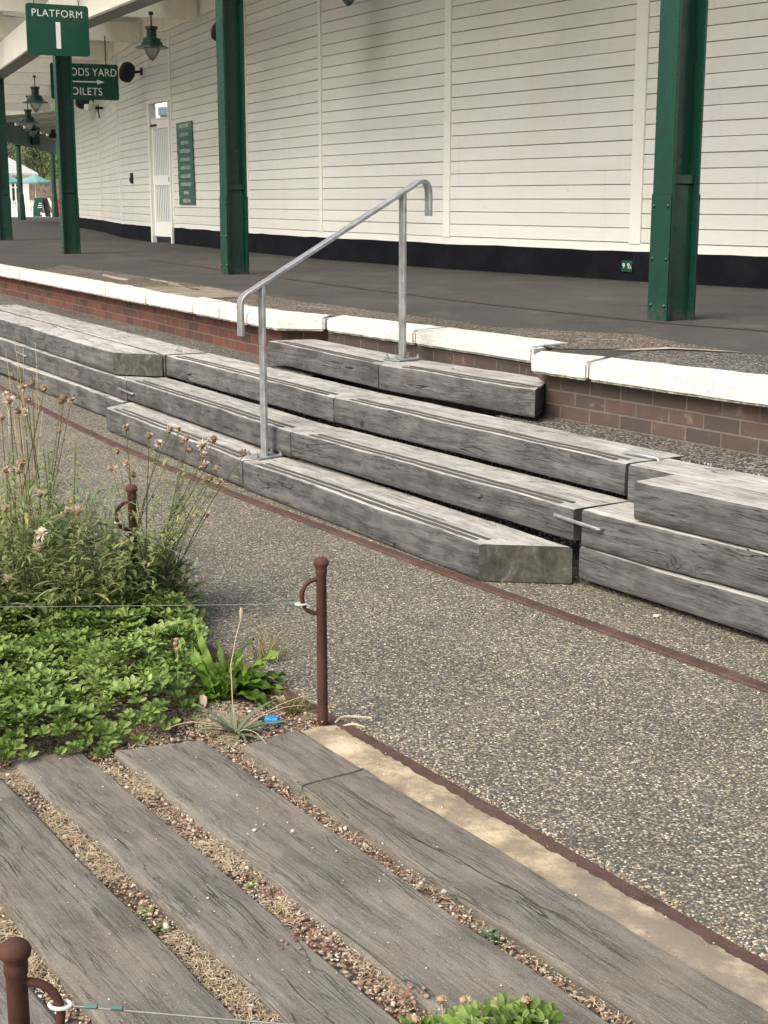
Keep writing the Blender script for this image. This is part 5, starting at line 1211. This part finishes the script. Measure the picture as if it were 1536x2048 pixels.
B.add([(*q, z0) for q in c4] + [(*hp(-5.2, 3), z1), (*hp(-2.6, 3), z1)] + [(*q, z0 - .12) for q in c4], [(0, 1, 5, 4), (1, 2, 5), (2, 3, 4, 5), (3, 0, 4), (6, 7, 1, 0), (7, 8, 2, 1), (8, 9, 3, 2), (9, 6, 0, 3), (9, 8, 7, 6)]); B.build('roof', mat_flat('pale_slate', (.42, .43, .44), .6, 0, .1, 3), hs, smooth=False)
for u in (-1.05, -3.2, -5.6):
    B = MB(); B.box((*hp(u, -.02), P + 1.45), (.42, .06, 1.5), ha); wn = B.build('window', M_BLACK, hs, smooth=False)
    B = MB(); B.box((*hp(u, -.18), P + .62), (1.0, .3, .2), ha); B.build('window_box', M_IRON, wn, smooth=False)
    B = MB(); B.box((*hp(u, -.06), P + 1.45), (.10, .05, 1.5), ha); B.box((*hp(u, -.058), P + 1.6), (.42, .05, .06), ha); B.build('frame', M_RENDER, wn, smooth=False)
def parasol(label, x, y, z, r):
    t = thing('parasol', label, 'parasol', (x, y, P), 'teal garden parasols'); B = MB(); n = 8
    top = (x, y, z + .42); rim = [(x + r * math.cos(k * math.pi / 4 + .39), y + r * math.sin(k * math.pi / 4 + .39), z) for k in range(n)]; rim2 = [(p[0], p[1], z - .09) for p in rim]
    B.add([top] + rim + rim2, [(0, 1 + k, 1 + (k + 1) % n) for k in range(n)] + [(1 + k, 9 + k, 9 + (k + 1) % n, 1 + (k + 1) % n) for k in range(n)]); B.build('canopy', mat_flat('teal_cloth', (.16, .33, .29), .8, 0, .08, 4), t, smooth=False)
    B = MB(); B.tube([(x, y, P - .02), (x, y, z + .45)], .025, 8); B.build('pole', M_THIMBLE, t)
parasol('teal parasol open before the white house', -19.15, 80, 2.66, .86); parasol('teal parasol cut by the left column', -20.9, 81, 2.66, .86)
t = thing('picket_fence', 'white picket fence in front of the white house', 'fence', (-19.5, 78, P)); B = MB()
for k in range(20): 
    x = -20.9 + k * .118; z = P + .75; B.prism([(x - .036, 77.98), (x + .036, 77.98), (x + .036, 78.02), (x - .036, 78.02)], P, z); B.add([(x - .036, 77.98, z), (x + .036, 77.98, z), (x, 77.98, z + .08), (x - .036, 78.02, z), (x + .036, 78.02, z), (x, 78.02, z + .08)], [(0, 1, 2), (5, 4, 3), (1, 4, 5, 2), (0, 2, 5, 3)])
B.build('pickets', M_RENDER, t, smooth=False)
B = MB(); B.box((-19.8, 78.05, P + .2), (2.3, .03, .07)); B.box((-19.8, 78.05, P + .58), (2.3, .03, .07)); B.build('fence_rail', M_RENDER, t, smooth=False)
t = thing('sandwich_board', 'green sandwich board leaning open beside the picket fence', 'sign', (-17.1, 72.4, P))
def lean(B, x, w, y, sgn, mi=0):
    vs = [(x - w / 2, y, P), (x + w / 2, y, P), (x + w / 2 - .02, y + .0, P + .92), (x - w / 2 + .02, y, P + .92)]
    vs = [(q[0] + sgn * (0.33 * (1 - (q[2] - P) / .92)), q[1], q[2]) for q in vs]; B.add(vs + [(q[0], q[1] + .04, q[2]) for q in vs], [(0, 1, 2, 3), (7, 6, 5, 4), (0, 4, 5, 1), (1, 5, 6, 2), (2, 6, 7, 3), (3, 7, 4, 0)], mi)
B = MB(); lean(B, -17.20, .46, 72.4, -.3); B.build('front_panel', M_SIGN, t, smooth=False)
B = MB(); lean(B, -16.72, .14, 72.45, 1.0); B.build('rear_panel', M_RENDER, t, smooth=False)
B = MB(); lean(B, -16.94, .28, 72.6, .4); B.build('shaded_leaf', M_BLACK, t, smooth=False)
B = MB(); B.box((-17.12, 72.39, P + .66), (.14, .01, .03)); B.box((-17.14, 72.39, P + .56), (.20, .01, .03)); B.box((-17.15, 72.39, P + .46), (.24, .01, .03)); B.box((-17.1, 72.39, P + .16), (.07, .01, .12)); B.build('lettering', M_WHITE, t, smooth=False)
t = thing('red_stand', 'small red display stand with white marks beside the far column', 'stand', (-16.75, 74, P)); B = MB(); plate(B, (-16.66, 74, P + .45), (1, 0, 0), (0, 0, 1), .34, .52, .08, .12); B.lathe([(.05, .68), (.11, .74), (.11, .84), (.04, .9)], (-16.66, 74, P), 12); B.build('body', mat_flat('red_plastic', (.55, .03, .035), .4), t)
B = MB(); B.box((-16.75, 74, P + .1), (.05, .05, .22)); B.box((-16.57, 74, P + .1), (.05, .05, .22)); B.build('leg', M_BLACK, t, smooth=False)
B = MB(); B.box((-16.64, 73.93, P + .50), (.14, .01, .05)); B.box((-16.64, 73.93, P + .40), (.12, .01, .04)); B.build('mark', M_WHITE, t, smooth=False)
B = MB()
for k in range(22): B.box((-21.4 + k * .115, 88, P + .95), (.105, .03, 1.9 + .03 * (k % 3)))
tag(B.build('board_fence', mat_flat('brown_boards', (.16, .125, .10), .85, 0, .3, 5), smooth=False), 'brown vertical board fence right of the white house', 'fence')
B = MB(); B.prism([(-19.0, 88.5), (-12, 88.5), (-12, 89), (-19, 89)], 0, P + 2.2); tag(B.build('garden_wall', M_BRICKD, smooth=False), 'dark brick garden wall behind the red stand', 'wall')
B = MB(); B.prism([(-22, 74.8), (-10, 74.8), (-10, 75.1), (-22, 75.1)], P - .05, P + .16); B.build('kerb', M_RENDER, smooth=False); kind(bpy.data.objects['kerb'], 'structure')
# green valance boards of the far canopy, with its cream soffit
t = thing('canopy_valance', 'dark green boarded valance hanging from the far canopy', 'valance', (-15.4, 60, 4.1)); B = MB(); n = 44
for k in range(n):
    u = k / n; v = (k + .9) / n; f = lambda s: (-13.7 - 1.75 * s, 52 + 17 * s); (xa, ya), (xb, yb) = f(u), f(v); zt = 4.56; zl = 3.80 - .03 * (k % 2)
    B.add([(xa, ya, zl), (xb, yb, zl), (xb, yb, zt), (xa, ya, zt), (xa - .03, ya, zl), (xb - .03, yb, zl), (xb - .03, yb, zt), (xa - .03, ya, zt)], [(0, 1, 2, 3), (7, 6, 5, 4), (1, 5, 6, 2), (4, 0, 3, 7), (4, 5, 1, 0)])
B.build('boards', M_VAL, t, smooth=False)
B = MB(); B.add([(-13.7, 52, 4.57), (-15.4, 69, 4.57), (-9.4, 69, 5.2), (-9.4, 56, 5.2)], [(0, 1, 2, 3)]); B.build('soffit', M_BEAM, t, smooth=False)
B = MB()
for k in range(7): y = 54 + k * 2.3; B.tube([(-13.75 - (y - 52) * .1, y, 4.5), (-9.8, y + .6, 5.05)], .07, 4)
B.build('rafter', M_BEAM, t, smooth=False)

# ------------------------------------------------------------------ light, sky, camera
SUN_EL, SUN_AZ = 46, -135          # azimuth measured clockwise from straight ahead
w = bpy.data.worlds.new('World'); scene.world = w; w.use_nodes = True
nt = w.node_tree; bg = nt.nodes['Background']; sky = nt.nodes.new('ShaderNodeTexSky'); sky.sky_type = 'NISHITA'; sky.sun_disc = False
sky.sun_elevation = R(SUN_EL); sky.sun_rotation = R(SUN_AZ); sky.altitude = 0; sky.air_density = 1.0; sky.dust_density = 6.0; sky.ozone_density = .6
nt.links.new(sky.outputs[0], bg.inputs[0]); bg.inputs[1].default_value = .145
sd = bpy.data.lights.new('sun', 'SUN'); sd.energy = 1.8; sd.angle = R(40); sd.color = (1, .99, .93)
so = bpy.data.objects.new('sun', sd); COL.objects.link(so)
dirv = Vector((math.sin(R(SUN_AZ)) * math.cos(R(SUN_EL)), math.cos(R(SUN_AZ)) * math.cos(R(SUN_EL)), math.sin(R(SUN_EL))))
so.rotation_euler = dirv.to_track_quat('Z', 'Y').to_euler(); so.location = (-20, -10, 30)
cam = bpy.data.cameras.new('camera'); co = bpy.data.objects.new('camera', cam); COL.objects.link(co); scene.camera = co
co.location = (0, 0, 1.68); co.rotation_euler = (R(90) - math.atan(624 / 2840), 0, 0)
cam.sensor_fit = 'VERTICAL'; cam.sensor_height = 24; cam.lens = 24 * 2840 / 2048; cam.clip_end = 2000; cam.clip_start = .05
scene.render.resolution_x = 768; scene.render.resolution_y = 1024
vs_ = scene.view_settings; vs_.view_transform = 'Standard'; vs_.look = 'None'; vs_.exposure = 0.64; vs_.gamma = 1
scene.cycles.max_bounces = 8; scene.cycles.transparent_max_bounces = 12
